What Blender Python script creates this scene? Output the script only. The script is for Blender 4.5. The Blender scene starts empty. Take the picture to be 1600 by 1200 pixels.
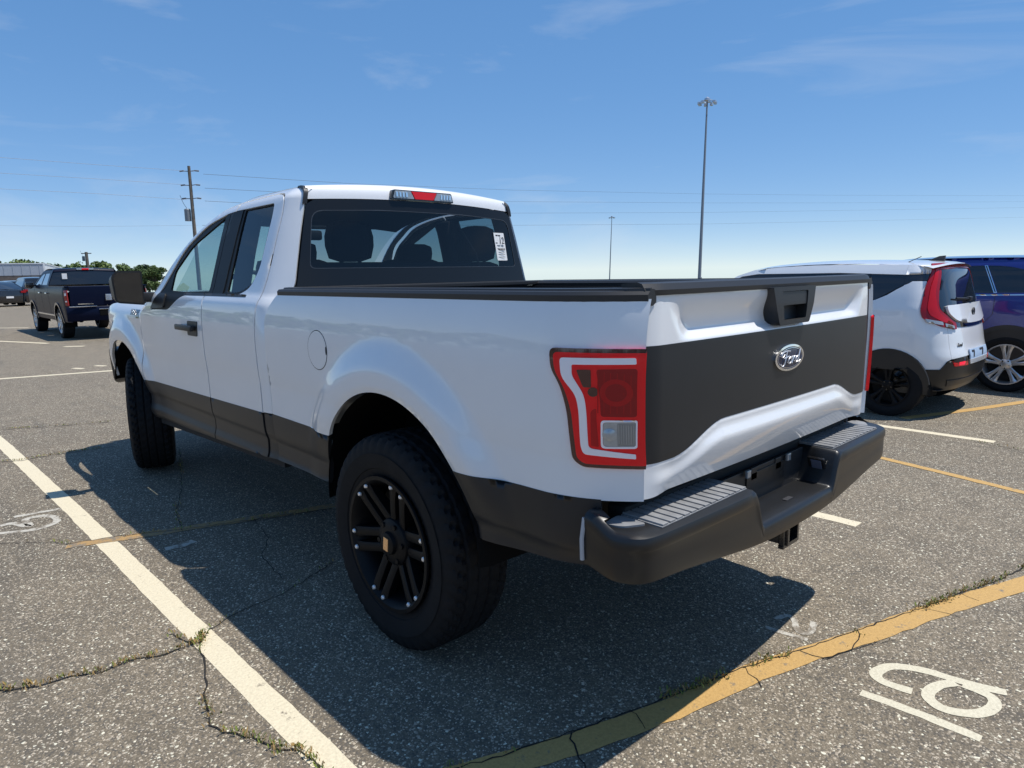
import bpy, bmesh, math, random
import numpy as np
from mathutils import Vector, Matrix, noise
from mathutils.geometry import delaunay_2d_cdt
random.seed(7)
SC = bpy.context.scene
COL = SC.collection
R = math.radians

# ------------------------------------------------------------------ camera, sky, sun, exposure
CAM_POS = Vector((-2.463, -2.2435, 1.573)); YAW, PITCH, ROLL, FPX = R(43.214), R(9.478), R(-.865), 1061.26
fw = Vector((math.sin(YAW)*math.cos(PITCH), math.cos(YAW)*math.cos(PITCH), -math.sin(PITCH)))
rt = Vector((math.cos(YAW), -math.sin(YAW), 0)); up = rt.cross(fw)
rt, up = rt*math.cos(ROLL)+up*math.sin(ROLL), -rt*math.sin(ROLL)+up*math.cos(ROLL)
cam = bpy.data.cameras.new('camera'); camo = bpy.data.objects.new('camera', cam); COL.objects.link(camo)
camo.matrix_world = Matrix.Translation(CAM_POS) @ Matrix((rt, up, -fw)).transposed().to_4x4()
cam.sensor_width = 36; cam.lens = FPX/1600*36; cam.clip_start = .05; cam.clip_end = 6000
SC.camera = camo
SUN = Vector((.305, -.27, 1)).normalized()
elev = math.asin(SUN.z); azi = math.atan2(SUN.x, SUN.y)
world = bpy.data.worlds.new('World'); SC.world = world; world.use_nodes = True
nt = world.node_tree; nt.nodes.clear()
def N(t, typ, **kw):
    n = t.nodes.new(typ)
    for k, v in kw.items():
        if k in n.inputs and not hasattr(type(n), k): n.inputs[k].default_value = v
        elif isinstance(k, str) and k in n.inputs.keys(): n.inputs[k].default_value = v
        else: setattr(n, k, v)
    return n
sky = N(nt, 'ShaderNodeTexSky', sky_type='NISHITA', sun_disc=False, sun_elevation=elev, sun_rotation=azi, altitude=3000, air_density=.7, dust_density=.0, ozone_density=2.2)
sgam = N(nt, 'ShaderNodeGamma'); sgam.inputs[1].default_value = .36
shsv = N(nt, 'ShaderNodeHueSaturation'); shsv.inputs['Hue'].default_value = .507; shsv.inputs['Saturation'].default_value = 2.2; shsv.inputs['Value'].default_value = 4.3
tc = N(nt, 'ShaderNodeTexCoord'); mp = N(nt, 'ShaderNodeMapping'); mp.inputs['Scale'].default_value = (2.2, 1.1, 7.5); mp.inputs['Rotation'].default_value = (.12, .16, R(20))
nz = N(nt, 'ShaderNodeTexNoise'); nz.inputs['Scale'].default_value = 1.5; nz.inputs['Detail'].default_value = 7; nz.inputs['Roughness'].default_value = .58; nz.inputs['Distortion'].default_value = .5
rmp = N(nt, 'ShaderNodeValToRGB'); rmp.color_ramp.elements[0].position = .50; rmp.color_ramp.elements[1].position = .86
rmp.color_ramp.elements[1].color = (.45, .45, .45, 1)
mx = N(nt, 'ShaderNodeMixRGB'); mx.inputs[2].default_value = (7.5, 8.0, 8.6, 1)
bg = N(nt, 'ShaderNodeBackground'); bg.inputs[1].default_value = .10
ow = N(nt, 'ShaderNodeOutputWorld')
L = nt.links.new
L(tc.outputs['Generated'], mp.inputs[0]); L(mp.outputs[0], nz.inputs['Vector']); L(nz.outputs[0], rmp.inputs[0])
L(rmp.outputs[0], mx.inputs[0]); L(sky.outputs[0], sgam.inputs[0]); L(sgam.outputs[0], shsv.inputs['Color']); L(shsv.outputs[0], mx.inputs[1]); L(mx.outputs[0], bg.inputs[0]); L(bg.outputs[0], ow.inputs[0])
sl = bpy.data.lights.new('sun', 'SUN'); sl.energy = 5.0; sl.angle = R(.53); sl.color = (1, .955, .89)
so = bpy.data.objects.new('sun', sl); COL.objects.link(so); so.rotation_euler = SUN.to_track_quat('Z', 'Y').to_euler(); so.location = SUN*40
vs = SC.view_settings; vs.view_transform = 'Standard'; vs.look = 'None'; vs.exposure = 0; vs.gamma = 1; vs.use_curve_mapping = False

# ------------------------------------------------------------------ materials
def mat(name, col, rough=.5, metal=0, coat=0, coat_rough=.03, spec=.5, var=0, vscale=8, bump=0, bscale=200, bdist=.002, col2=None):
    m = bpy.data.materials.new(name); m.use_nodes = True; t = m.node_tree; b = t.nodes['Principled BSDF']
    b.inputs['Base Color'].default_value = (*col, 1); b.inputs['Roughness'].default_value = rough; b.inputs['Metallic'].default_value = metal
    b.inputs['Coat Weight'].default_value = coat; b.inputs['Coat Roughness'].default_value = coat_rough; b.inputs['Specular IOR Level'].default_value = spec
    if var or col2:
        g = t.nodes.new('ShaderNodeTexCoord'); n = t.nodes.new('ShaderNodeTexNoise'); n.inputs['Scale'].default_value = vscale; n.inputs['Detail'].default_value = 5; n.inputs['Roughness'].default_value = .6
        x = t.nodes.new('ShaderNodeMixRGB'); x.inputs[1].default_value = (*[c*(1-var) for c in col], 1); x.inputs[2].default_value = (*(col2 or [min(1, c*(1+var)) for c in col]), 1)
        r = t.nodes.new('ShaderNodeValToRGB'); r.color_ramp.elements[0].position = .3; r.color_ramp.elements[1].position = .7
        t.links.new(g.outputs['Object'], n.inputs['Vector']); t.links.new(n.outputs[0], r.inputs[0]); t.links.new(r.outputs[0], x.inputs[0]); t.links.new(x.outputs[0], b.inputs['Base Color'])
    if bump:
        g = t.nodes.new('ShaderNodeTexCoord'); n = t.nodes.new('ShaderNodeTexNoise'); n.inputs['Scale'].default_value = bscale; n.inputs['Detail'].default_value = 3
        bp = t.nodes.new('ShaderNodeBump'); bp.inputs['Strength'].default_value = bump; bp.inputs['Distance'].default_value = bdist
        t.links.new(g.outputs['Object'], n.inputs['Vector']); t.links.new(n.outputs[0], bp.inputs['Height']); t.links.new(bp.outputs[0], b.inputs['Normal'])
    return m
def glass(name, tint, gloss=.9, ior=1.5, rough=0):
    m = bpy.data.materials.new(name); m.use_nodes = True; t = m.node_tree; t.nodes.clear()
    o = t.nodes.new('ShaderNodeOutputMaterial'); tr = t.nodes.new('ShaderNodeBsdfTransparent'); tr.inputs[0].default_value = (*tint, 1)
    gl = t.nodes.new('ShaderNodeBsdfGlossy'); gl.inputs['Roughness'].default_value = rough; gl.inputs[0].default_value = (gloss, gloss, gloss, 1)
    f = t.nodes.new('ShaderNodeFresnel'); x = t.nodes.new('ShaderNodeMixShader')
    gm = t.nodes.new('ShaderNodeNewGeometry'); mi = t.nodes.new('ShaderNodeMath'); mi.operation = 'MULTIPLY_ADD'; mi.inputs[1].default_value = 1/ior-ior; mi.inputs[2].default_value = ior
    t.links.new(gm.outputs['Backfacing'], mi.inputs[0]); t.links.new(mi.outputs[0], f.inputs[0])
    t.links.new(f.outputs[0], x.inputs[0]); t.links.new(tr.outputs[0], x.inputs[1]); t.links.new(gl.outputs[0], x.inputs[2]); t.links.new(x.outputs[0], o.inputs[0])
    return m
M = {}
M['white'] = mat('white_paint', (.80, .81, .82), .32, coat=1, var=.015, vscale=3)
M['clad'] = mat('grey_vinyl', (.0160, .0170, .0190), .40, spec=.40, var=.12, vscale=5, bump=.05, bscale=500, bdist=.0006)
M['bumper'] = mat('black_moulded_plastic', (.0095, .0098, .0106), .34, spec=.5, var=.15, vscale=9, bump=.12, bscale=900, bdist=.0005)
M['pad'] = mat('ribbed_grey_plastic', (.23, .232, .235), .5, spec=.5, var=.2, vscale=20, bump=.2, bscale=700, bdist=.0006)
M['plastic'] = mat('black_plastic', (.018, .018, .019), .45, spec=.5, bump=.08, bscale=700, bdist=.0004)
M['gloss'] = mat('gloss_black', (.012, .012, .013), .18, coat=.5)
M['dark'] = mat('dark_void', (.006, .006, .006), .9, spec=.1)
M['rubber'] = mat('tyre_rubber', (.0085, .0088, .010), .75, spec=.22, var=.2, vscale=14, bump=.15, bscale=300, bdist=.001)
M['rim'] = mat('matte_black_rim', (.0042, .0042, .005), .5, spec=.2)
M['steel'] = mat('bright_steel', (.80, .80, .81), .35, metal=.6)
M['chrome'] = mat('chrome', (.82, .83, .85), .08, metal=1)
M['silver'] = mat('silver_alloy', (.58, .58, .59), .33, metal=.75, coat=.4)
M['bronze'] = mat('bronze_cap', (.75, .48, .26), .3, metal=.8)
M['red'] = mat('red_lens', (.88, .010, .016), .12, coat=.25, spec=.3)
M['redm'] = mat('mid_red_lens', (.46, .005, .010), .12, coat=.25, spec=.3)
M['redd'] = mat('dark_red_lens', (.30, .004, .009), .12, coat=.3, spec=.3)
M['redb'] = mat('lamp_border', (.050, .003, .006), .10, coat=1)
M['guide'] = mat('pale_light_guide', (.93, .86, .86), .3, coat=.3)
M['clear'] = mat('clear_lens', (.40, .42, .43), .12, metal=.35, coat=.6, var=.10, vscale=40)
M['under'] = mat('underbody', (.012, .012, .012), .8)
M['seat'] = mat('dark_grey_cloth', (.022, .022, .024), .9)
M['dash'] = mat('dash_plastic', (.02, .02, .022), .6)
M['card'] = mat('white_card', (.80, .80, .79), .6)
M['ink'] = mat('black_ink', (.03, .03, .035), .6)
M['badgeblue'] = mat('badge_blue', (.008, .016, .055), .25, coat=.15)
M['glass'] = glass('tinted_glass', (.44, .58, .57))
M['priv'] = glass('privacy_glass', (.33, .39, .43))
M['wind'] = glass('windscreen_glass', (.72, .82, .80))
M['frit'] = mat('glass_frit', (.011, .012, .014), .08, spec=.35)
M['trim'] = mat('black_trim', (.012, .0115, .0115), .5, spec=.25)
M['mirror'] = mat('mirror_glass', (.09, .095, .105), .02, metal=1)
M['dglass'] = mat('dark_car_glass', (.012, .014, .018), .04, coat=.7)
M['bluep'] = mat('blue_paint', (.012, .022, .19), .3, metal=.25, coat=1)
M['navy'] = mat('navy_paint', (.005, .008, .024), .3, spec=.05, coat=.04)
M['blackp'] = mat('black_car_paint', (.012, .013, .017), .25, coat=1)
M['greyp'] = mat('grey_car_paint', (.22, .24, .26), .3, metal=.5, coat=1)
M['brownp'] = mat('brown_car_paint', (.045, .04, .042), .3, metal=.4, coat=1)

# ------------------------------------------------------------------ object helpers
def link(o, par=None):
    COL.objects.link(o)
    if par is not None: o.parent = par
    return o
def thing(name, label, cat, loc=(0, 0, 0), rz=0, group=None):
    o = bpy.data.objects.new(name, None); COL.objects.link(o); o.location = loc; o.rotation_euler = (0, 0, rz); o.empty_display_size = .2
    return tag(o, label, cat, group)
def tag(o, label=None, cat=None, group=None, kind=None):
    if label: o['label'] = label
    if cat: o['category'] = cat
    if group: o['group'] = group
    if kind: o['kind'] = kind
    return o
def mk(name, vs_, fs, m, par=None, smooth=False, sharp=None):
    me = bpy.data.meshes.new(name); me.from_pydata([tuple(v) for v in vs_], [], fs); me.update()
    if m is not None: me.materials.append(M[m] if isinstance(m, str) else m)
    if smooth:
        for p in me.polygons: p.use_smooth = True
        me.set_sharp_from_angle(angle=R(sharp or 35))
    o = bpy.data.objects.new(name, me)
    return link(o, par)
def inst(src, name, par, mw=None):
    o = bpy.data.objects.new(name, src.data); link(o, par)
    if mw is not None: o.matrix_basis = mw
    return o
class MB:
    def __init__(s): s.v = []; s.f = []
    def add(s, vs_, fs):
        b = len(s.v); s.v += [tuple(v) for v in vs_]; s.f += [tuple(b+i for i in f) for f in fs]; return s
    def box(s, c, d, bev=0, rz=0, mat3=None):
        x, y, z = [k/2 for k in d]
        if bev <= 0:
            P = [(a*x, b*y, e*z) for a in (-1, 1) for b in (-1, 1) for e in (-1, 1)]
            F = [(0, 1, 3, 2), (4, 6, 7, 5), (0, 4, 5, 1), (2, 3, 7, 6), (0, 2, 6, 4), (1, 5, 7, 3)]
        else:
            bm = bmesh.new(); bmesh.ops.create_cube(bm, size=1); bmesh.ops.scale(bm, vec=d, verts=bm.verts)
            bmesh.ops.bevel(bm, geom=bm.edges[:], offset=bev, segments=2, affect='EDGES', profile=.6)
            bm.verts.ensure_lookup_table(); P = [v.co.copy() for v in bm.verts]; F = [tuple(v.index for v in f.verts) for f in bm.faces]; bm.free()
        m3 = mat3 or Matrix.Rotation(rz, 3, 'Z')
        return s.add([m3 @ Vector(p)+Vector(c) for p in P], F)
    def tube(s, pts, r, n=8, cap=True):
        pts = [Vector(p) for p in pts]; rs = r if isinstance(r, (list, tuple)) else [r]*len(pts); b = len(s.v); prev = None
        for i, p in enumerate(pts):
            t = (pts[min(i+1, len(pts)-1)]-pts[max(i-1, 0)]).normalized()
            a = (prev - t*prev.dot(t)) if prev is not None else t.orthogonal()
            if a.length < 1e-6: a = t.orthogonal()
            a.normalize(); prev = a; c = t.cross(a)
            s.v += [tuple(p+(a*math.cos(k*math.tau/n)+c*math.sin(k*math.tau/n))*rs[i]) for k in range(n)]
        for i in range(len(pts)-1):
            for k in range(n):
                s.f.append((b+i*n+k, b+i*n+(k+1) % n, b+(i+1)*n+(k+1) % n, b+(i+1)*n+k))
        if cap: s.f.append(tuple(b+k for k in range(n))[::-1]); s.f.append(tuple(b+(len(pts)-1)*n+k for k in range(n)))
        return s
    def lathe(s, prof_, n=48, axis='X', mirror=False):   # prof_: (lateral, radius)
        b = len(s.v); m = len(prof_)
        for k in range(n):
            a = k*math.tau/n; c, q = math.cos(a), math.sin(a)
            for l, r in prof_:
                s.v.append((l, r*c, r*q) if axis == 'X' else (r*c, r*q, l) if axis == 'Z' else (r*c, l, r*q))
        for k in range(n):
            for i in range(m-1):
                k2 = (k+1) % n; f = (b+k*m+i, b+k*m+i+1, b+k2*m+i+1, b+k2*m+i)
                s.f.append(f)
        return s
    def prism(s, poly, fn, h0, h1):    # polygon in 2-D lifted by fn(u,v,h)
        n = len(poly); P = [fn(u, v, h0) for u, v in poly]+[fn(u, v, h1) for u, v in poly]
        F = [tuple(range(n))[::-1], tuple(range(n, 2*n))]+[(i, (i+1) % n, n+(i+1) % n, n+i) for i in range(n)]
        return s.add(P, F)
    def build(s, name, m, par=None, smooth=False, sharp=35): 
        o = mk(name, s.v, s.f, m, par, False)
        bm = bmesh.new(); bm.from_mesh(o.data); bmesh.ops.recalc_face_normals(bm, faces=bm.faces[:]); bm.to_mesh(o.data); bm.free()
        if smooth:
            for p in o.data.polygons: p.use_smooth = True
            o.data.set_sharp_from_angle(angle=R(sharp))
        return o
def rnd(poly, r, n=4):
    out = []; k = len(poly)
    for i in range(k):
        p = Vector(poly[i][:2]); a = Vector(poly[i-1][:2])-p; b = Vector(poly[(i+1) % k][:2])-p
        rr = poly[i][2] if len(poly[i]) > 2 else r
        d = min(rr, a.length*.45, b.length*.45)
        if d < 1e-4 or abs(a.normalized().dot(b.normalized())+1) < 1e-3: out.append(tuple(p)); continue
        A = p+a.normalized()*d; B = p+b.normalized()*d
        for j in range(n+1):
            t = j/n; out.append(tuple(A*(1-t)**2+p*2*t*(1-t)+B*t*t))
    return out
def arc(cx, cy, r, a0, a1, n=24): return [(cx+r*math.cos(a0+(a1-a0)*i/n), cy+r*math.sin(a0+(a1-a0)*i/n)) for i in range(n+1)]
def dens(poly, g):
    o = []
    for i, p in enumerate(poly):
        q = poly[(i+1) % len(poly)]; d = math.dist(p, q)
        if d < 1e-5: continue
        n = max(1, round(d/g)); o += [(p[0]+(q[0]-p[0])*k/n, p[1]+(q[1]-p[1])*k/n) for k in range(n)]
    return o
def inside(P, poly):
    x, y = P[:, 0], P[:, 1]; c = np.zeros(len(P), bool); q = np.array(poly); p2 = np.roll(q, -1, 0)
    for (x1, y1), (x2, y2) in zip(q, p2):
        if y1 == y2: continue
        c ^= ((y1 > y) != (y2 > y)) & (x < (x2-x1)*(y-y1)/(y2-y1)+x1)
    return c
def distseg(P, poly):
    d = np.full(len(P), 9e9); q = np.array(poly); p2 = np.roll(q, -1, 0)
    for a, b in zip(q, p2):
        ab = b-a; t = np.clip(((P-a)@ab)/max(ab@ab, 1e-12), 0, 1); d = np.minimum(d, ((P-a-t[:, None]*ab)**2).sum(1))
    return np.sqrt(d)
def surf(name, par, outl, F, m, holes=(), g=.04, flange=.012, out=(0, 0, 1), gy=None):
    """curved panel: 2-D outline with holes, laid on the surface F(u,v), rolled-in edges of depth flange"""
    loops = [dens([p[:2] for p in outl], g)]+[dens([p[:2] for p in h], g) for h in holes]
    pts = []; ed = []
    for lp in loops:
        b = len(pts); n = len(lp); pts += lp; ed += [(b+i, b+(i+1) % n) for i in range(n)]
    A = np.array(loops[0]); x0, y0 = A.min(0); x1, y1 = A.max(0)
    gx = np.arange(x0+g*.5, x1, g); gyy = np.arange(y0+g*.5, y1, g*.9)
    G = np.array([(a+(g/2 if j % 2 else 0), b) for j, b in enumerate(gyy) for a in gx]) if len(gx) and len(gyy) else np.zeros((0, 2))
    if len(G):
        k = inside(G, loops[0]) & (distseg(G, loops[0]) > g*.4)
        for h in loops[1:]: k &= ~inside(G, h) & (distseg(G, h) > g*.4)
        pts += [tuple(p) for p in G[k]]
    vv, ee, ff, *_ = delaunay_2d_cdt([Vector(p) for p in pts], ed, [], 0, 1e-7)
    cen = np.array([[sum(vv[i][0] for i in f)/len(f), sum(vv[i][1] for i in f)/len(f)] for f in ff])
    k = inside(cen, loops[0])
    for h in loops[1:]: k &= ~inside(cen, h)
    ff = [f for f, q in zip(ff, k) if q]
    used = sorted({i for f in ff for i in f}); mp_ = {i: j for j, i in enumerate(used)}
    ov = Vector(out); V = []; Nn = []; e = 2e-3
    for i in used:
        u, v = vv[i]; p = Vector(F(u, v)); a = Vector(F(u+e, v))-Vector(F(u-e, v)); b = Vector(F(u, v+e))-Vector(F(u, v-e))
        n = a.cross(b); n = n.normalized() if n.length > 1e-12 else ov.copy()
        if n.dot(ov) < 0: n = -n
        V.append(p); Nn.append(n)
    FF = []
    for f in ff:
        f = [mp_[i] for i in f]; n = (V[f[1]]-V[f[0]]).cross(V[f[2]]-V[f[0]])
        FF.append(tuple(f if n.dot(Nn[f[0]]) >= 0 else f[::-1]))
    nf = len(FF)
    if flange > 0:
        cnt = {}
        for f in FF:
            for i in range(len(f)):
                a, b = f[i], f[(i+1) % len(f)]; cnt[(a, b)] = 1
        be = [(a, b) for a, b in cnt if (b, a) not in cnt]; low = {}
        for a, b in be:
            for q in (a, b):
                if q not in low: low[q] = len(V); V.append(V[q]-Nn[q]*flange)
        for a, b in be: FF.append((b, a, low[a], low[b]))
    me = bpy.data.meshes.new(name); me.from_pydata([tuple(v) for v in V], [], FF); me.update()
    me.materials.append(M[m] if isinstance(m, str) else m)
    ln = []
    for p in me.polygons:
        p.use_smooth = True
        for vi in p.vertices: ln.append(tuple(Nn[vi]) if p.index < nf else tuple(p.normal))
    me.normals_split_custom_set(ln)
    return link(bpy.data.objects.new(name, me), par)
def both(name, par, outl, Wf, m, holes=(), off=0, **kw):
    r = []
    for s in (-1, 1):
        pr = par[0 if s < 0 else 1] if isinstance(par, (list, tuple)) else par
        r.append(surf(name, pr, outl, lambda y, z, s=s: (s*(Wf(y, z)+off), y, z), m, holes, out=(s, 0, 0), **kw))
    return r
def text_mesh(body, size, ext=.001):
    c = bpy.data.curves.new('text', 'FONT'); c.body = body; c.size = size; c.extrude = ext; c.align_x = 'CENTER'; c.align_y = 'CENTER'; c.resolution_u = 3
    o = bpy.data.objects.new('text', c); COL.objects.link(o); bpy.context.view_layer.update()
    me = bpy.data.meshes.new_from_object(o.evaluated_get(bpy.context.evaluated_depsgraph_get())); bpy.data.objects.remove(o); bpy.data.curves.remove(c)
    return me
def catmull(P, n=6):
    o = []; k = len(P); P = [Vector(p) for p in P]
    for i in range(k-1):
        a, b, c, d = P[max(i-1, 0)], P[i], P[i+1], P[min(i+2, k-1)]
        for j in range(n):
            t = j/n; o.append(.5*((2*b)+(c-a)*t+(2*a-5*b+4*c-d)*t*t+(3*b-a-3*c+d)*t**3))
    return o+[P[-1]]
def pchip(xs,ys):
    n=len(xs); h=[xs[i+1]-xs[i] for i in range(n-1)]; d=[(ys[i+1]-ys[i])/h[i] for i in range(n-1)]
    m=[0]*n; m[0]=d[0]; m[-1]=d[-1]
    for i in range(1,n-1):
        m[i]=0 if d[i-1]*d[i]<=0 else (2*h[i]+h[i-1]+2*h[i-1]+h[i])/((2*h[i]+h[i-1])/d[i-1]+(2*h[i-1]+h[i])/d[i])
    def f(x):
        if x<=xs[0]: return ys[0]+m[0]*(x-xs[0])
        if x>=xs[-1]: return ys[-1]+m[-1]*(x-xs[-1])
        i=0
        while x>xs[i+1]: i+=1
        t=(x-xs[i])/h[i]; a=1+2*t; b=1-t
        return a*b*b*ys[i]+t*b*b*h[i]*m[i]+t*t*(3-2*t)*ys[i+1]+t*t*(t-1)*h[i]*m[i+1]
    return f
def sstep(a,b,x):
    t=min(1,max(0,(x-a)/(b-a))); return t*t*(3-2*t)
# ---- truck body side: half width as a function of (y,z)
prof=pchip([.45,.50,.545,.58,.63,.68,.73,.80,.86,.93,1.00,1.02,1.10,1.25,1.36,1.44,1.49],[.90,.945,.972,.978,.966,.966,.980,.985,.986,.987,.989,.991,.997,1.0,.994,.984,.973])
gh=pchip([1.40,1.475,1.6,1.8,1.95,2.04],[.982,.955,.915,.850,.797,.765])
zroof=pchip([1.0,1.2,1.7,2.135,2.3,2.6,2.75,3.0,3.2,3.4,4.2],[2.034,2.036,2.032,2.0,1.965,1.85,1.765,1.585,1.45,1.34,1.0])
AY,AZ,AR=.06,.55,.55
FY,FZ,FR=3.88,.53,.54
def flare(y,z,cy,cz,r0):
    r=math.hypot(y-cy,z-cz)-r0
    if r>.25: return 0.
    h=.042*(1-sstep(.07,.22,r))-.008*(1-sstep(-.01,.03,r))
    return h*(.25+.75*sstep(.70,.95,z))
def W(y,z):
    w=prof(z)+flare(y,z,AY,AZ,AR)
    if y<-.80: w-=.125*((-.80-y)/.31)**2
    return w
def Wcab(y,z):
    k=sstep(1.40,1.475,z); w=prof(min(z,1.49))*(1-k)+gh(z)*k
    if y<1.30: w-=(.11*sstep(1.2,1.5,z)+.02)*((1.30-y)/.20)**2
    if y>2.6: w-=.035*((y-2.6)/1.2)**2*sstep(1.3,1.6,z)
    if z<1.4: w+=flare(y,z,FY,FZ,FR)
    d=zroof(y)-z
    if d<.07: w-=.07*(1-d/.07)**2
    return w
def Wfen(y,z):
    w=prof(z)+flare(y,z,FY,FZ,FR)
    if y>4.0: w-=.12*((y-4.0)/.75)**2
    if z>1.26: w-=.07*((z-1.26)/.13)**2
    return w

# ------------------------------------------------------------------ the ground
def gz(r): return 0 if r < 42 else -.021*(r-42)**2/(r-42+12)
def noise_nodes(t, sc, det, rough=.6, dist=0):
    n = t.nodes.new('ShaderNodeTexNoise'); n.inputs['Scale'].default_value = sc; n.inputs['Detail'].default_value = det; n.inputs['Roughness'].default_value = rough; n.inputs['Distortion'].default_value = dist; return n
def asphalt():
    m = bpy.data.materials.new('worn_asphalt'); m.use_nodes = True; t = m.node_tree; b = t.nodes['Principled BSDF']; l = t.links.new
    g = t.nodes.new('ShaderNodeTexCoord'); P = g.outputs['Object']
    def ramp(src, a, b_, c0=(0, 0, 0), c1=(1, 1, 1)):
        r = t.nodes.new('ShaderNodeValToRGB'); r.color_ramp.elements[0].position = a; r.color_ramp.elements[1].position = b_
        r.color_ramp.elements[0].color = (*c0, 1); r.color_ramp.elements[1].color = (*c1, 1); l(src, r.inputs[0]); return r.outputs[0]
    def mix(f, a, c, typ='MIX'):
        x = t.nodes.new('ShaderNodeMixRGB'); x.blend_type = typ
        for s, i in ((f, 0), (a, 1), (c, 2)):
            if hasattr(s, 'is_linked'): l(s, x.inputs[i])
            elif i == 0: x.inputs[0].default_value = s
            else: x.inputs[i].default_value = (*s, 1)
        return x.outputs[0]
    n1 = noise_nodes(t, .55, 5); n2 = noise_nodes(t, 3.2, 6, .65); n3 = noise_nodes(t, 60, 3, .7); n4 = noise_nodes(t, .11, 3)
    for n in (n1, n2, n3, n4): l(P, n.inputs['Vector'])
    v = t.nodes.new('ShaderNodeTexVoronoi'); v.inputs['Scale'].default_value = 125; l(P, v.inputs['Vector'])
    v2 = t.nodes.new('ShaderNodeTexVoronoi'); v2.inputs['Scale'].default_value = 210; l(P, v2.inputs['Vector'])
    base = mix(ramp(n1.outputs[0], .35, .65), (0.209, 0.171, 0.122), (0.273, 0.221, 0.154))
    base = mix(ramp(n4.outputs[0], .4, .62), base, (0.298, 0.243, 0.169))
    base = mix(ramp(n2.outputs[0], .44, .75), base, (0.177, 0.146, 0.104))
    n5 = noise_nodes(t, 1.7, 4, .55, .8); l(P, n5.inputs['Vector'])
    base = mix(ramp(n5.outputs[0], .66, .74), base, mix(.5, base, (0.055, 0.050, 0.046)))
    n6 = noise_nodes(t, .9, 2, .5, .3); mpx = t.nodes.new('ShaderNodeMapping'); mpx.inputs['Scale'].default_value = (5, .35, 1); mpx.inputs['Rotation'].default_value = (0, 0, .25); l(P, mpx.inputs[0]); l(mpx.outputs[0], n6.inputs['Vector'])
    base = mix(ramp(n6.outputs[0], .58, .72), base, mix(.35, base, (0.069, 0.065, 0.058)))
    sep = t.nodes.new('ShaderNodeSeparateColor'); l(v.outputs['Color'], sep.inputs[0])
    sep2 = t.nodes.new('ShaderNodeSeparateColor'); l(v2.outputs['Color'], sep2.inputs[0])
    dk = ramp(v.outputs['Distance'], .25, .62, (1, 1, 1), (.60, .60, .60))
    base = mix(1, base, dk, 'MULTIPLY')
    st = mix(ramp(sep.outputs[0], .90, .95), base, (0.479, 0.407, 0.308))
    st = mix(ramp(sep.outputs[1], .965, .985), st, (0.800, 0.760, 0.593))
    st = mix(ramp(sep.outputs[2], .80, .9), st, (0.106, 0.093, 0.075))
    st = mix(ramp(sep2.outputs[0], .93, .96), st, (0.535, 0.465, 0.359))
    st = mix(ramp(n3.outputs[0], .3, .75), mix(.3, st, (0.112, 0.100, 0.080)), st)
    l(st, b.inputs['Base Color']); b.inputs['Roughness'].default_value = .83; b.inputs['Specular IOR Level'].default_value = .35
    bp = t.nodes.new('ShaderNodeBump'); bp.inputs['Strength'].default_value = .75; bp.inputs['Distance'].default_value = .004
    ad = t.nodes.new('ShaderNodeMath'); ad.operation = 'MULTIPLY'; ad.inputs[1].default_value = -1; l(v.outputs['Distance'], ad.inputs[0])
    ad2 = t.nodes.new('ShaderNodeMath'); ad2.operation = 'ADD'; l(ad.outputs[0], ad2.inputs[0]); l(n3.outputs[0], ad2.inputs[1])
    l(ad2.outputs[0], bp.inputs['Height']); l(bp.outputs[0], b.inputs['Normal'])
    return m
M['asphalt'] = asphalt()
M['grass'] = mat('far_grass', (.05, .075, .025), .9, var=.3, vscale=.05)
def ring(name, rads, m, n=96):
    vs_ = []; fs = []; c = (-2.4, -2.2)
    st = 0
    if rads[0] == 0: vs_.append((c[0], c[1], 0)); st = 1
    rr = [r for r in rads if r > 0]
    for r in rr: vs_ += [(c[0]+r*math.cos(k*math.tau/n), c[1]+r*math.sin(k*math.tau/n), gz(r)) for k in range(n)]
    if st: fs += [(0, 1+k, 1+(k+1) % n) for k in range(n)]
    for i in range(len(rr)-1):
        for k in range(n):
            a = st+i*n+k; b = st+i*n+(k+1) % n; fs.append((a, b, b+n, a+n)[::1])
    o = mk(name, vs_, fs, m, None, True); tag(o, kind='structure'); return o
lot = ring('asphalt_lot', [0, 6, 15, 30, 42, 46, 50, 55, 62, 70, 80, 95, 115, 140], 'asphalt')
field = ring('grass_field', [140, 180, 240, 330, 470, 700, 1100, 1800, 3000], 'grass')

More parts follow.
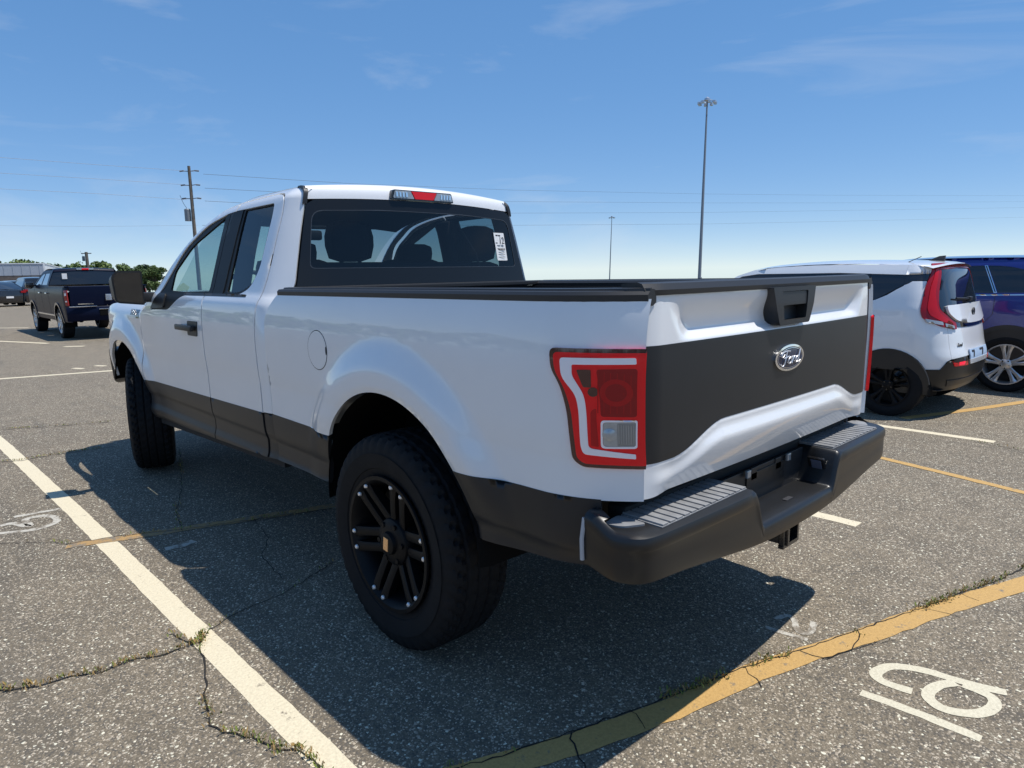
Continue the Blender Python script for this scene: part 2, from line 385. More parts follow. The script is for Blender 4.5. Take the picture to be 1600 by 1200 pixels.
def paint(name, col, wear, asp=(.21, .175, .13)):
    m = bpy.data.materials.new(name); m.use_nodes = True; t = m.node_tree; b = t.nodes['Principled BSDF']; l = t.links.new
    g = t.nodes.new('ShaderNodeTexCoord'); n = noise_nodes(t, 14, 8, .72); n2 = noise_nodes(t, 90, 4, .7); l(g.outputs['Object'], n.inputs['Vector']); l(g.outputs['Object'], n2.inputs['Vector'])
    v = t.nodes.new('ShaderNodeTexVoronoi'); v.inputs['Scale'].default_value = 105; l(g.outputs['Object'], v.inputs['Vector'])
    a = t.nodes.new('ShaderNodeMath'); a.operation = 'ADD'; l(n.outputs[0], a.inputs[0]); 
    k = t.nodes.new('ShaderNodeMath'); k.operation = 'MULTIPLY'; k.inputs[1].default_value = .30; l(n2.outputs[0], k.inputs[0]); l(k.outputs[0], a.inputs[1])
    r = t.nodes.new('ShaderNodeValToRGB'); r.color_ramp.elements[0].position = wear-.05; r.color_ramp.elements[1].position = wear+.06; l(a.outputs[0], r.inputs[0])
    x = t.nodes.new('ShaderNodeMixRGB'); x.inputs[2].default_value = (*col, 1); x.inputs[1].default_value = (*asp, 1); l(r.outputs[0], x.inputs[0])
    d = t.nodes.new('ShaderNodeMixRGB'); d.blend_type = 'MULTIPLY'; d.inputs[0].default_value = .55; l(x.outputs[0], d.inputs[1])
    r2 = t.nodes.new('ShaderNodeValToRGB'); r2.color_ramp.elements[0].position = .25; r2.color_ramp.elements[0].color = (.55, .53, .5, 1); r2.color_ramp.elements[1].position = .6; l(n2.outputs[0], r2.inputs[0]); l(r2.outputs[0], d.inputs[2])
    l(d.outputs[0], b.inputs['Base Color']); b.inputs['Roughness'].default_value = .75
    bp = t.nodes.new('ShaderNodeBump'); bp.inputs['Strength'].default_value = .4; bp.inputs['Distance'].default_value = .003; bp.invert = True; l(v.outputs['Distance'], bp.inputs['Height']); l(bp.outputs[0], b.inputs['Normal'])
    return m
M['pw'] = paint('worn_cream_paint', (.68, .60, .43), .485)
M['pwn'] = paint('number_paint', (.62, .57, .43), .48)
M['pww'] = paint('faded_white_paint', (.50, .47, .40), .62)
M['py'] = paint('worn_yellow_paint', (.51, .315, .105), .495)
M['pyf'] = paint('faded_yellow_paint', (.40, .25, .10), .62)
M['crack'] = mat('crack_dirt', (.018, .015, .012), .95)
def gnoise(x, y, s): return noise.noise(Vector((x*s, y*s, 3.7)))
def stroke(name, pts, w, m, z=.0014, step=.06, jit=.006, taper=False, closed=False, label=None):
    """painted stroke on the ground with uneven edges"""
    P = [Vector((p[0], p[1])) for p in pts]; Q = []
    for a, b in zip(P[:-1], P[1:]):
        n = max(1, int((b-a).length/step)); Q += [a.lerp(b, i/n) for i in range(n)]
    Q.append(P[-1]); V = []; F = []
    for i, p in enumerate(Q):
        t = (Q[min(i+1, len(Q)-1)]-Q[max(i-1, 0)]); t.normalize(); nn = Vector((-t.y, t.x)); ww = w/2
        if taper: ww *= min(1, .25+1.5*min(i, len(Q)-1-i)/len(Q))
        for s in (-1, 1):
            d = ww+jit*(gnoise(p.x+s*9, p.y, 14)+.5*gnoise(p.x-s*5, p.y, 43)); q = p+nn*s*d
            V.append((q.x, q.y, z+gz(math.hypot(q.x+2.4, q.y+2.2))))
    F = [(2*i, 2*i+1, 2*i+3, 2*i+2) for i in range(len(Q)-1)]
    o = mk(name, V, F, m, lot)
    for p in o.data.polygons:
        if p.normal.z < 0: p.flip()
    if label: o['label'] = label
    return o
# bay lines (run along y) and the yellow cross lines
stroke('bay_line', [(-1.515, -3.5), (-1.55, -.5), (-1.58, 1.2), (-1.61, 3), (-1.68, 5.6), (-1.74, 7.2)], .105, 'pw', jit=.0045)
stroke('bay_line', [(1.80, -.80), (1.79, 5.0)], .10, 'pw')
stroke('bay_line', [(4.70, -.90), (4.66, 5.0)], .10, 'pw')
stroke('bay_line', [(7.55, .2), (7.5, 5.0)], .10, 'pw')
stroke('cross_line', [(-2.2, -.42), (-1.4, -.68), (-.91, -.885), (-.48, -1.02), (-.12, -1.10), (.47, -1.30), (1.0, -1.47), (1.55, -1.675), (2.3, -1.93), (3.2, -2.2)], .105, 'py', z=.0028, jit=.010)
stroke('cross_line', [(-1.78, 2.36), (-1.5, 2.25), (-.34, 1.86), (.6, 1.55), (1.6, 1.2)], .085, 'pyf', z=.0026, jit=.014)
stroke('cross_line', [(3.55, -.05), (3.47, -.36), (3.35, -.85), (3.2, -1.40), (3.1, -1.8)], .075, 'py', z=.0028)
stroke('cross_line', [(5.2, .0), (6.18, -.40), (7.1, -.72), (8.6, -1.2)], .10, 'py', z=.0028)
stroke('bay_line', [(-3.2, 11.65), (-1.08, 11.08), (.4, 10.72), (3.0, 10.0)], .13, 'pw', step=.2)
stroke('bay_line', [(-1.6, 22.5), (.15, 18.5), (.6, 17.4)], .14, 'pw', step=.3)
stroke('bay_line', [(-2.0, 27.5), (1.2, 24.2)], .14, 'pw', step=.3)
stroke('bay_line', [(.72, 16.2), (1.05, 15.9)], .16, 'pw', step=.1)
stroke('bay_line', [(-.4, 33.5), (.9, 29.5)], .16, 'pw', step=.3)
for q in ((.02, 11.62), (.38, 11.72)): stroke('bay_number', [q, (q[0]+.11, q[1]-.22)], .1, 'pw')
# painted numerals
def GP(px, py):
    d = fw+rt*((px-800)/FPX)-up*((py-600)/FPX); t = -CAM_POS.z/d.z; p = CAM_POS+d*t; return (p.x, p.y)
def smooth2(P, n=6): return [(v.x, v.y) for v in catmull([Vector((*p, 0)) for p in P], n)]
def numeral(parts, w, m, name='bay_number', z=.0014, label=None):
    V = []
    obs_ = []
    for k, P in enumerate(parts):
        Q = smooth2([GP(*p) for p in P]) if len(P) > 2 else [GP(*p) for p in P]
        obs_.append(stroke(name, Q, w, m, z=z+.0005*k, step=.02, jit=.004, label=label))
numeral([[(1345, 1082), (1440, 1117), (1533, 1155)], [(1425, 1081), (1380, 1066), (1368, 1052), (1392, 1042), (1440, 1047), (1510, 1068), (1573, 1083)],
         [(1492, 1067), (1463, 1073), (1450, 1089), (1475, 1108), (1520, 1116), (1551, 1108), (1552, 1093), (1530, 1080), (1505, 1070)]], .044, 'pwn', label='cream painted numeral twelve on the bare asphalt')
numeral([[(1198, 980), (1215, 986), (1262, 1000)], [(1212, 968), (1228, 962), (1240, 968), (1246, 984), (1258, 990), (1268, 986), (1272, 972)]], .028, 'pww')
numeral([[(-6, 834), (50, 828), (84, 818), (88, 810), (70, 806), (40, 812), (46, 822), (20, 818), (0, 822)], [(22, 808), (96, 795)]], .045, 'pww')
stroke('paint_dab', [GP(258, 858), GP(285, 852), GP(303, 845)], .055, 'pww', z=.0014, jit=.012)

# cracks with weeds
LEAF = []
def crack(P, w=.012, weed=0, z=.0040, h=.02, dry=.5):
    Q = [GP(*p) for p in P]; S_ = []
    for a, b in zip(Q[:-1], Q[1:]):
        n = max(2, int(math.dist(a, b)/.035))
        for i in range(n):
            t = i/n; S_.append((a[0]+(b[0]-a[0])*t+.013*gnoise(a[0]*3+t*7, b[1], 9)+.004*random.uniform(-1, 1), a[1]+(b[1]-a[1])*t+.013*gnoise(b[0]+5, a[1]*3+t*7, 9)+.004*random.uniform(-1, 1)))
    S_.append(Q[-1]); V = []
    for i, p in enumerate(S_):
        q0 = Vector(S_[max(i-1, 0)]); q1 = Vector(S_[min(i+1, len(S_)-1)]); t = (q1-q0).normalized(); nn = Vector((-t.y, t.x)); ww = .62*w*(.35+.9*abs(gnoise(p[0], p[1], 11))+.3*random.random())
        for s in (-1, 1): V.append((p[0]+nn.x*s*ww/2, p[1]+nn.y*s*ww/2, z))
        if weed > 0:
            dens_ = max(0, .35+1.6*gnoise(p[0]+31, p[1], 3.1)+.5*gnoise(p[0], p[1]+11, 13))*weed
            for _ in range(int(dens_*40+random.random())):
                LEAF.append((p[0]+random.gauss(0, .012), p[1]+random.gauss(0, .012), h*random.uniform(.2, .85), random.random() < dry))
    F = [(2*i, 2*i+1, 2*i+3, 2*i+2) for i in range(len(S_)-1)]
    o = mk('crack', V, F, 'crack', lot)
    for p in o.data.polygons:
        if p.normal.z < 0: p.flip()
crack([(-30, 1085), (0, 1079), (60, 1073), (110, 1058), (160, 1050), (215, 1030), (260, 1022), (300, 1008)], .016, 1.0, dry=.8)
crack([(300, 1008), (330, 985), (352, 968), (400, 945), (440, 930), (480, 905), (520, 880)], .011, .12)
crack([(270, 992), (300, 1008), (316, 1004)], .009, .3)
crack([(316, 992), (312, 1012), (318, 1035), (322, 1075), (322, 1100), (330, 1132), (352, 1144), (392, 1154)], .013, 1.1, dry=.5)
crack([(392, 1154), (440, 1172), (470, 1176), (490, 1192), (510, 1215)], .012, .7)
crack([(1620, 880), (1570, 902), (1500, 928), (1430, 955), (1345, 983), (1250, 1017), (1160, 1045), (1060, 1085), (985, 1112), (890, 1145), (800, 1175), (700, 1205)], .012, .8, dry=.45)
crack([(1342, 984), (1340, 1000), (1330, 1016), (1290, 1030), (1250, 1018)], .010, .7, dry=.3)
crack([(1290, 1030), (1350, 1010), (1400, 1000)], .005, .1)
for a in ((1165, 1045), (1180, 1062), (1190, 1075)), ((1500, 928), (1515, 935), (1530, 940)), ((985, 1112), (1000, 1125), (1008, 1140)), ((1440, 950), (1470, 958), (1500, 965)): crack(list(a), .006, 0)
crack([(890, 1145), (898, 1165), (905, 1185), (915, 1205)], .011, .7)
crack([(-10, 850), (60, 848), (110, 850), (165, 841), (280, 828), (400, 812), (510, 796)], .010, .25)
crack([(0, 672), (60, 668), (120, 664), (170, 660)], .02, .2)
crack([(0, 722), (35, 720), (60, 715), (120, 706), (180, 698)], .018, .3)
crack([(280, 700), (285, 760), (275, 800), (285, 830)], .010, .1)
crack([(395, 812), (420, 840), (410, 870), (440, 905)], .008, 0)
crack([(1520, 690), (1600, 705)], .012, .1)
V = []; F1 = []; F2 = []
for x, y, h, dry in LEAF:
    a = random.uniform(0, math.tau); lean = random.uniform(.3, 1.1); wd = h*random.uniform(.10, .24); c, s = math.cos(a), math.sin(a); b = len(V)
    tip = (x+c*h*lean, y+s*h*lean, .012+h*.8)
    V += [(x-s*wd, y+c*wd, .009), (x+s*wd, y-c*wd, .009), (x+c*h*lean*.6+s*wd*1.1, y+s*h*lean*.6-c*wd*1.1, .012+h*.55), tip, (x+c*h*lean*.6-s*wd*1.1, y+s*h*lean*.6+c*wd*1.1, .012+h*.55)]
    (F2 if dry else F1).append((b, b+1, b+2, b+3, b+4))
M['weed'] = mat('weed_leaf', (.16, .20, .035), .7, var=.35, vscale=30); M['weedd'] = mat('dry_weed', (.30, .20, .075), .8, var=.35, vscale=30)
w_ = mk('crack_weeds', V, F1+F2, 'weed'); w_.data.materials.append(M['weedd'])
for i, p in enumerate(w_.data.polygons): p.material_index = 0 if i < len(F1) else 1
tag(w_, 'low green and dry weeds growing along the asphalt cracks', 'weeds', kind='stuff')

# ------------------------------------------------------------------ the white pickup
T = thing('white_pickup_truck', 'white extended-cab pickup with dark grey lower bands and black wheels, closest in the foreground', 'pickup truck')
def z_clad(y): return .795+(.862-.795)*(3.4-y)/(3.4+.4) if y > -.4 else .862+(-.4-y)*.03
def arc_over(cy, cz, r, zr, zf, n=30):   # from the rear foot (height zr) over the top to the front foot (height zf)
    a0 = math.pi-math.asin((zr-cz)/r); a1 = math.asin((zf-cz)/r); return arc(cy, cz, r, a0, a1, n)
# box sides
zc_f, zc_r = .842, .868
boxo = rnd([(-1.108, 1.488, 0), (1.03, 1.476, .03), (1.13, 1.40, .05), (1.166, 1.34, .05), (1.168, zc_f+.004, 0)], .0)+arc_over(AY, AZ, AR, zc_r, zc_f)[::-1]+[(-.7, .880), (-1.0, .888), (-1.105, .893)]
bs = both('box_side', T, boxo, W, 'white', g=.022, flange=.02)
fuel = arc(.605, 1.229, .088, 0, math.tau, 28)[:-1]
fd = surf('fuel_door', bs[0], fuel, lambda y, z: (-(W(y, z)+.0015), y, z), 'white', g=.02, flange=.004, out=(-1, 0, 0))
surf('fuel_door_gap', bs[0], arc(.605, 1.229, .0915, 0, math.tau, 32)[:-1], lambda y, z: (-(W(y, z)+.0006), y, z), 'ink', [arc(.605, 1.229, .0875, 0, math.tau, 32)[:-1]], g=.02, flange=.001, out=(-1, 0, 0))
surf('fuel_door_notch', bs[0], [(.522+.006*math.cos(a*.6), 1.232+.02*math.sin(a*.6)) for a in range(10)], lambda y, z: (-(W(y, z)+.0022), y, z), 'ink', g=.02, flange=.001, out=(-1, 0, 0))
def lip(p0, p1): return [p0, p1]
clf = rnd([(1.168, zc_f+.007, 0), (1.168, .598, .01), (.60, .602, .02)], 0)+arc(AY, AZ, AR-.002, math.asin(.05/AR), math.asin((zc_f+.003-AZ)/AR), 12)
clr = [(-1.0, .891), (-1.0, .672), (-.50, .632)]+arc(AY, AZ, AR-.002, math.pi-math.asin(.085/AR), math.pi-math.asin((zc_r+.003-AZ)/AR), 12)+[(-.7, .883)]
for s, k in ((-1, 0), (1, 1)):
    for o_ in (clf, clr): surf('lower_cladding', bs[k], o_, lambda y, z, s=s: (s*(W(y, z)+.0016), y, z), 'clad', g=.025, flange=.02, out=(s, 0, 0))
    # wheel arch liner
    for (cy, cz, r, xo, xi, a0, a1) in ((AY, AZ, AR-.004, .985, .56, -.05, math.pi+.05), (FY, FZ, FR-.004, .975, .52, .3, math.pi+.02)):
        mb = MB(); n = 28; A = [a0+(a1-a0)*i/n for i in range(n+1)]
        V = [(s*x, cy+math.cos(a)*rr, cz+math.sin(a)*rr) for (x, rr) in ((xo, r), (xo-.04, r+.015), (xi, r+.03), (xi, .05)) for a in A]
        F = [(j*(n+1)+i, j*(n+1)+i+1, (j+1)*(n+1)+i+1, (j+1)*(n+1)+i) for j in range(3) for i in range(n)]
        mb.add(V, F).build('wheel_arch_liner', 'dark', T, True, 60)
# tail lamps
LO = [(-.852, 1.346, .022), (-1.115, 1.349, .012), (-1.115, .995, .012), (-.955, .991, .03), (-.926, 1.012, .02), (-.921, 1.08, .05), (-.914, 1.165, .04), (-.893, 1.236, .03), (-.860, 1.286, .02)]
LI = [(-.866, 1.334, .018), (-1.113, 1.337, .004), (-1.113, 1.005, .004), (-.960, 1.002, .025), (-.940, 1.018, .02), (-.935, 1.085, .05), (-.928, 1.165, .04), (-.906, 1.232, .03), (-.874, 1.280, .02)]
lampo, lampi = rnd(LO, .02), rnd(LI, .02)
LI2 = [(-1.1148, p[1], 0) if p[0] < -1.1 else p for p in LI]; LO2 = [(p[0], p[1], 0) if p[0] < -1.1 else p for p in LO]
lampc = rnd(LO2[2:]+LO2[:2]+[LI2[1], LI2[0]]+LI2[:1:-1], .02)
guide = rnd([(-.892, 1.319, .012), (-1.094, 1.323, .004), (-1.096, 1.305, .004), (-.930, 1.300, .006), (-.932, 1.268, .01), (-.968, 1.212, .03), (-.974, 1.160, .03), (-.977, 1.052, .012), (-1.095, 1.040, .003), (-1.095, 1.026, .003), (-.962, 1.032, .02), (-.955, 1.055, .02), (-.952, 1.165, .03), (-.944, 1.210, .03), (-.898, 1.264, .02)], .01)
rev = rnd([(-1.012, 1.139, .01), (-1.100, 1.143, .006), (-1.099, 1.058, .008), (-1.011, 1.054, .012)], .01)
revi = rnd([(-1.017, 1.134, .01), (-1.0965, 1.138, .006), (-1.0955, 1.063, .008), (-1.016, 1.059, .012)], .01)
inner = rnd([(-1.000, 1.288, .008), (-1.098, 1.292, .008), (-1.098, 1.152, .008), (-1.012, 1.150, .008), (-1.010, 1.20, .02)], .01)
for s in (-1, 1):
    f = lambda o: (lambda y, z: (s*(W(y, z)+o), y, z)); ko = dict(out=(s, 0, 0))
    tl = surf('tail_lamp', T, lampo, f(.010), 'red', g=.02, flange=.016, **ko)
    surf('lamp_border', tl, lampc, f(.0116), 'redb', g=.02, flange=.0016, **ko)
    surf('lamp_lens', tl, lampi, f(.012), 'red', g=.02, flange=.002, **ko)
    surf('brake_reflector', tl, inner, f(.0135), 'redd', g=.02, flange=.0015, **ko)
    for yc, zc, r in ((-1.05, 1.222, .040), (-1.05, 1.222, .026)):
        surf('reflector_ring', tl, arc(yc, zc, r, 0, math.tau, 24)[:-1], f(.0142+(.04-r)*.05), 'redm' if r > .03 else 'redd', g=.02, flange=.001, **ko)
    for q in range(6):
        y_ = -1.004-.016*q
        surf('lens_rib', tl, [(y_, 1.284-.002*q), (y_-.0018, 1.284-.002*q), (y_-.0018, 1.160), (y_, 1.160)], f(.0148), 'redm', g=.03, flange=.0008, **ko)
    surf('light_guide', tl, guide, f(.0145), 'guide', g=.02, flange=.0025, **ko)
    surf('reverse_lamp_shade', tl, [(-1.052, 1.132), (-1.0955, 1.134), (-1.0945, 1.066), (-1.052, 1.063)], f(.0131), 'greyp', g=.02, flange=.0005, **ko)
    surf('reverse_lamp_frame', tl, rev, f(.0145), 'guide', [revi], g=.02, flange=.002, **ko)
    rv = surf('reverse_lamp', tl, revi, f(.0130), 'clear', g=.02, flange=.001, **ko)
    for q in range(7):
        y_ = -1.055-.0058*q; mk('lens_rib', *[(lambda V, F: (V, F))([Vector(f(.0132+.002*(k % 2))(y_-.0028*(k % 2), z)) for z in (1.07, 1.128) for k in range(2)], [(0, 1, 3, 2)])][0], 'clear', tl)
    surf('lamp_bulb_dome', tl, arc(-1.034, 1.097, .019, 0, math.tau, 18)[:-1], lambda y, z: (s*(W(y, z)+.0145+.006*max(0, 1-((y+1.034)**2+(z-1.097)**2)/.019**2)), y, z), 'clear', g=.008, flange=.001, **ko)
    surf('lamp_socket', tl, arc(-.992, 1.222, .014, 0, math.tau, 16)[:-1], f(.0146), 'redb', g=.02, flange=.001, **ko)
    surf('lens_band', tl, rnd([(-1.0, 1.142, .004), (-1.005, 1.058, .004), (-.985, 1.060, .004), (-.985, 1.165, .01), (-1.0, 1.175, .01)], .004), f(.0138), 'redm', g=.02, flange=.001, **ko)
    surf('side_marker', tl, rnd([(-.945, 1.285, .004), (-.985, 1.287, .004), (-.987, 1.235, .004), (-.965, 1.235, .004)], .004), f(.0142), 'redb', g=.02, flange=.001, **ko)
# bed rails, inner walls, floor
for s in (-1, 1):
    V = []; Y = [-1.102+2.127*i/40 for i in range(41)]
    for y in Y:
        zb = 1.488-(y+1.1)*.0056; w = W(y, min(zb, 1.488))
        kk = 1 if y > -1.03 else .22
        sec = [(w+.003, zb-.006), (w+.004, zb+.012), (w-.006, zb+.022), (w-.03*kk, zb+.024), (w-.034*kk, zb+.030), (w-.060*kk, zb+.032), (w-.064*kk, zb+.028), (w-.10*kk, zb+.028), (w-.15*kk, zb+.026), (w-.165*kk, zb+.012), (w-.165*kk, zb-.05*kk), (w-.02, zb-.02)]
        V += [(s*x, y, z) for x, z in sec]
    n = 12; F = [(i*n+k, i*n+(k+1) % n, (i+1)*n+(k+1) % n, (i+1)*n+k) for i in range(40) for k in range(n)]+[tuple(range(n)), tuple(40*n+k for k in range(n))]
    MB().add(V, F).build('bed_rail_cap', 'plastic', T, True, 25)
mb = MB(); mb.box((0, 0, .93), (1.06, 2.06, .03))
for s in (-1, 1): mb.box((s*.795, 0, 1.305), (.02, 2.06, .33)).box((s*.665, 0, 1.148), (.25, 2.06, .02)).box((s*.54, 0, 1.04), (.02, 2.06, .21))
mb.build('bed_liner', 'plastic', T)
for i in range(9): MB().box((-.6+.15*i, 0, .952), (.06, 1.98, .014), .004).build('bed_floor_rib', 'plastic', T)
MB().box((0, 1.035, 1.21), (1.80, .04, .53), .008).box((0, 1.02, 1.492), (1.82, .07, .03), .008).build('bed_bulkhead', 'plastic', T)
# tailgate
def zcont(x): a = abs(x); return 1.082 if a < .46 else 1.082-.082*sstep(.44, .74, a)
def TG(x, z):
    a = abs(x); y = -1.106-.016*(1-(a/.9)**2)+.040*max(0, z-1.20)**1.3
    y += .022*max(0, (a-.79)/.08)**2
    e = 1-sstep(.60+.6*max(0, z-1.38), .72+.6*max(0, z-1.38), a)
    y += .030*e*sstep(1.492, 1.40, z)*sstep(1.352, 1.385, z)*(1 if z > 1.385 else 1)
    zc = zcont(x); y -= (.002*sstep(zc+.002, zc-.012, z)+.012*sstep(zc-.020, zc-.070, z))*sstep(.86, .74, a)
    y += .040*max(0, min(1, (1.02-z)/.13))**1.5*sstep(.875, .70, a)
    return y
def tgF(o): return lambda x, z: (x, TG(x, z)-o, z)
tgo = rnd([(-.852, 1.497, .006), (.852, 1.497, .006), (.872, .892, .012), (-.872, .892, .012)], .01)
tg = surf('tailgate', T, tgo, tgF(0), 'white', g=.011, flange=.03, out=(0, -1, 0))
lowc = [(x, zcont(x)) for x in [-.868+1.736*i/60 for i in range(61)]]
surf('tailgate_panel', tg, [(-.860, 1.352)]+lowc+[(.860, 1.352)], tgF(.0016), 'clad', g=.012, flange=.0015, out=(0, -1, 0))
V = []; n = 6
for i in range(41):
    x = -.858+1.716*i/40; yb = TG(max(-.87, min(.87, x)), 1.495); sec = [(yb-.006, 1.4965), (yb-.008, 1.512), (yb+.004, 1.530), (yb+.020, 1.5345), (yb+.075, 1.530), (yb+.085, 1.4965)]
    V += [(x, a, b) for a, b in sec]
F = [(i*n+k, i*n+(k+1) % n, (i+1)*n+(k+1) % n, (i+1)*n+k) for i in range(40) for k in range(n)]+[tuple(range(n)), tuple(40*n+k for k in range(n))]
MB().add(V, F).build('tailgate_cap', 'plastic', tg, True, 30)
MB().box((0, -1.025, 1.2), (1.66, .02, .58), .004).build('tailgate_inner', 'plastic', tg)
# handle: trapezoid housing with a recessed paddle
def pr(u, v, h): return (u, -h, v)
ho = rnd([(-.172, 1.502, .006), (.172, 1.502, .006), (.150, 1.43, .02), (.120, 1.366, .012), (-.120, 1.366, .012), (-.150, 1.43, .02)], .01)
hi = rnd([(-.105, 1.486, .006), (.105, 1.486, .006), (.088, 1.382, .01), (-.088, 1.382, .01)], .01)
hd = surf('tailgate_handle', tg, ho, lambda x, z: (x, -1.142+.06*max(0, z-1.44), z), 'plastic', [hi], g=.03, flange=.06, out=(0, -1, 0))
surf('handle_paddle', hd, rnd([(-.102, 1.484, .005), (.102, 1.484, .005), (.097, 1.436, .008), (-.097, 1.436, .008)], .005), lambda x, z: (x, -1.138+.06*max(0, z-1.44), z), 'plastic', g=.03, flange=.03, out=(0, -1, 0))
surf('handle_recess', hd, [(-.105, 1.44), (.105, 1.44), (.09, 1.38), (-.09, 1.38)], lambda x, z: (x, -1.100-.25*max(0, 1.40-z), z), 'plastic', g=.03, flange=0, out=(0, -1, 0))
# oval emblem with script lettering
def ell(a, b, n=40): return [(a*math.cos(k*math.tau/n), 1.240+b*math.sin(k*math.tau/n)) for k in range(n)]
em = surf('emblem', tg, ell(.116, .049), lambda x, z: (x, -1.130-.004*(1-(x/.116)**2-((z-1.24)/.049)**2), z), 'chrome', [ell(.104, .041)], g=.02, flange=.014, out=(0, -1, 0))
surf('emblem_field', em, ell(.105, .0415), lambda x, z: (x, -1.129-.004*(1-(x/.105)**2-((z-1.24)/.0415)**2), z), 'badgeblue', g=.02, flange=0, out=(0, -1, 0))
surf('emblem_ring', em, ell(.0985, .0370), lambda x, z: (x, -1.1312-.004*(1-(x/.105)**2-((z-1.24)/.0415)**2), z), 'chrome', [ell(.0965, .0354)], g=.02, flange=.001, out=(0, -1, 0))
LET = {'F': [[(-.050, .016), (-.062, .006), (-.070, .012), (-.060, .022), (-.036, .026), (-.012, .024)], [(-.034, .024), (-.042, .004), (-.050, -.018), (-.062, -.026), (-.072, -.018)], [(-.056, .002), (-.040, .004), (-.020, .007)]],
       'o': [[(-.012, .004), (-.024, -.006), (-.020, -.018), (-.008, -.016), (-.002, -.004), (-.012, .004), (-.004, .002), (.008, .005)]],
       'r': [[(.012, .006), (.006, -.008), (.002, -.020)], [(.008, -.006), (.018, .004), (.026, .004)]],
       'd': [[(.048, .002), (.036, .001), (.028, -.010), (.034, -.019), (.044, -.012), (.052, .006)], [(.066, .026), (.056, .008), (.048, -.012), (.054, -.020), (.066, -.014)]]}
for ch, strokes in LET.items():
    mb = MB()
    for st_ in strokes: mb.tube([(p.x*1.12, -1.1335-.004*(1-(p.x*1.12/.105)**2-(p.y*1.05/.0415)**2), 1.240+p.y*1.05) for p in catmull([Vector((a, b, 0)) for a, b in st_], 5)], .0024, 6)
    mb.build('emblem_letter', 'steel', em, True, 60)
# rear bumper
plan = catmull([Vector(p) for p in ((-.996, -.985, 0), (-.998, -1.06, 0), (-.990, -1.115, 0), (-.962, -1.160, 0), (-.905, -1.183, 0), (-.75, -1.192, 0), (-.55, -1.198, 0), (-.40, -1.201, 0), (-.34, -1.202, 0), (-.30, -1.203, 0), (-.26, -1.203, 0), (-.13, -1.205, 0), (0, -1.206, 0))], 5)
plan = plan+[Vector((-p.x, p.y, 0)) for p in plan[-2::-1]]
def zt(x, y):
    a = abs(x); z = .826+.040*sstep(-1.10, -1.0, y)
    return z+(.690-z)*(1-sstep(.285, .355, a))
def zb_(x, y): a = abs(x); return .604+.066*sstep(.15, .95, a)+.02*sstep(-1.1, -.98, y)
V = []; n = 12
for i, p in enumerate(plan):
    t = (plan[min(i+1, len(plan)-1)]-plan[max(i-1, 0)]).normalized(); nn = Vector((t.y, -t.x, 0))
    if nn.y > 0 and abs(p.x) < .9: nn = -nn
    if nn.dot(p-Vector((0, -.6, 0))) < 0: nn = -nn
    a, b = zb_(p.x, p.y), zt(p.x, p.y); h = b-a; dp = .05 if p.y > -1.12 else .165
    flat = 1-sstep(.30, .36, abs(p.x)); step_ = .004*sstep(.36, .42, abs(p.x))*sstep(-1.12, -1.17, p.y)
    sec = [(-.10, a+.01), (-.025, a), (-.004, a+.012), (0, a+.03), (0, a+h*.45), (-.001, b-.052), (step_*.3, b-.047), (step_, b-.040), (step_, b-.022), (-.006+step_, b-.008), (-.020, b), (-dp, b+.001)]
    for d, z in sec:
        q = p+nn*d
        if d == -dp and p.y < -1.05: q = Vector((p.x*(1-.02*(abs(p.x) > .9)), -1.03, 0))
        V.append((q.x, q.y, z))
F = [(i*n+k, i*n+k+1, (i+1)*n+k+1, (i+1)*n+k) for i in range(len(plan)-1) for k in range(n-1)]
bp_ = MB().add(V, F).build('rear_bumper', 'bumper', T, True, 38)
for s in (-1, 1):
    mb = MB().box((s*.61, -1.092, .8275), (.50, .150, .004), .0015)
    pad = mb.build('step_pad', 'pad', bp_)
    for q in range(13): MB().box((s*(.378+.0385*q), -1.092, .8325), (.029, .148, .006), .002).build('pad_rib', 'pad', pad)
    MB().prism(rnd([(s*.872, -1.018), (s*.960, -1.03), (s*.945, -1.085), (s*.872, -1.125)], .02), lambda u, v, h: (u, v, h), .826, .832).build('corner_pad', 'pad', bp_)
    tb = MB().box((s*.165, -1.070, .815), (.028, .012, .030), .004).build('plate_lamp', 'clear', bp_)
    MB().box((s*.10, -1.055, .80), (.05, .012, .05), .004).build('plate_bracket', 'plastic', bp_)
MB().box((0, -.99, .74), (1.70, .07, .22), .01).build('bumper_beam', 'under', bp_)
MB().box((0, -1.050, .755), (.66, .012, .135), .003).build('plate_recess', 'plastic', bp_)
for s in (-1, 1): MB().tube([(s*.9995, -.982, .715), (s*.9995, -.980, .78), (s*.990, -.982, .845)], .007, 8).build('bumper_end_glint', mat('edge_glint_grey', (.42, .43, .45), .35), bp_, True)  # pale strip on each bumper end, sky reflection put in as colour
MB().box((0, -1.058, .755), (.31, .006, .10), .002).build('plate_backing', 'bumper', bp_)
MB().box((.02, -1.14, .692), (.055, .02, .003), .001).build('drain_slot', 'ink', bp_)
tw = Matrix.Rotation(R(-27), 3, 'Y')
MB().box((.316, -1.125, .762), (.014, .070, .074), .006, mat3=tw).build('trailer_socket_frame', 'gloss', bp_)
MB().box((.309, -1.125, .766), (.008, .044, .046), .004, mat3=tw).build('trailer_socket', mat('socket_grey', (.10, .12, .18), .3), bp_)
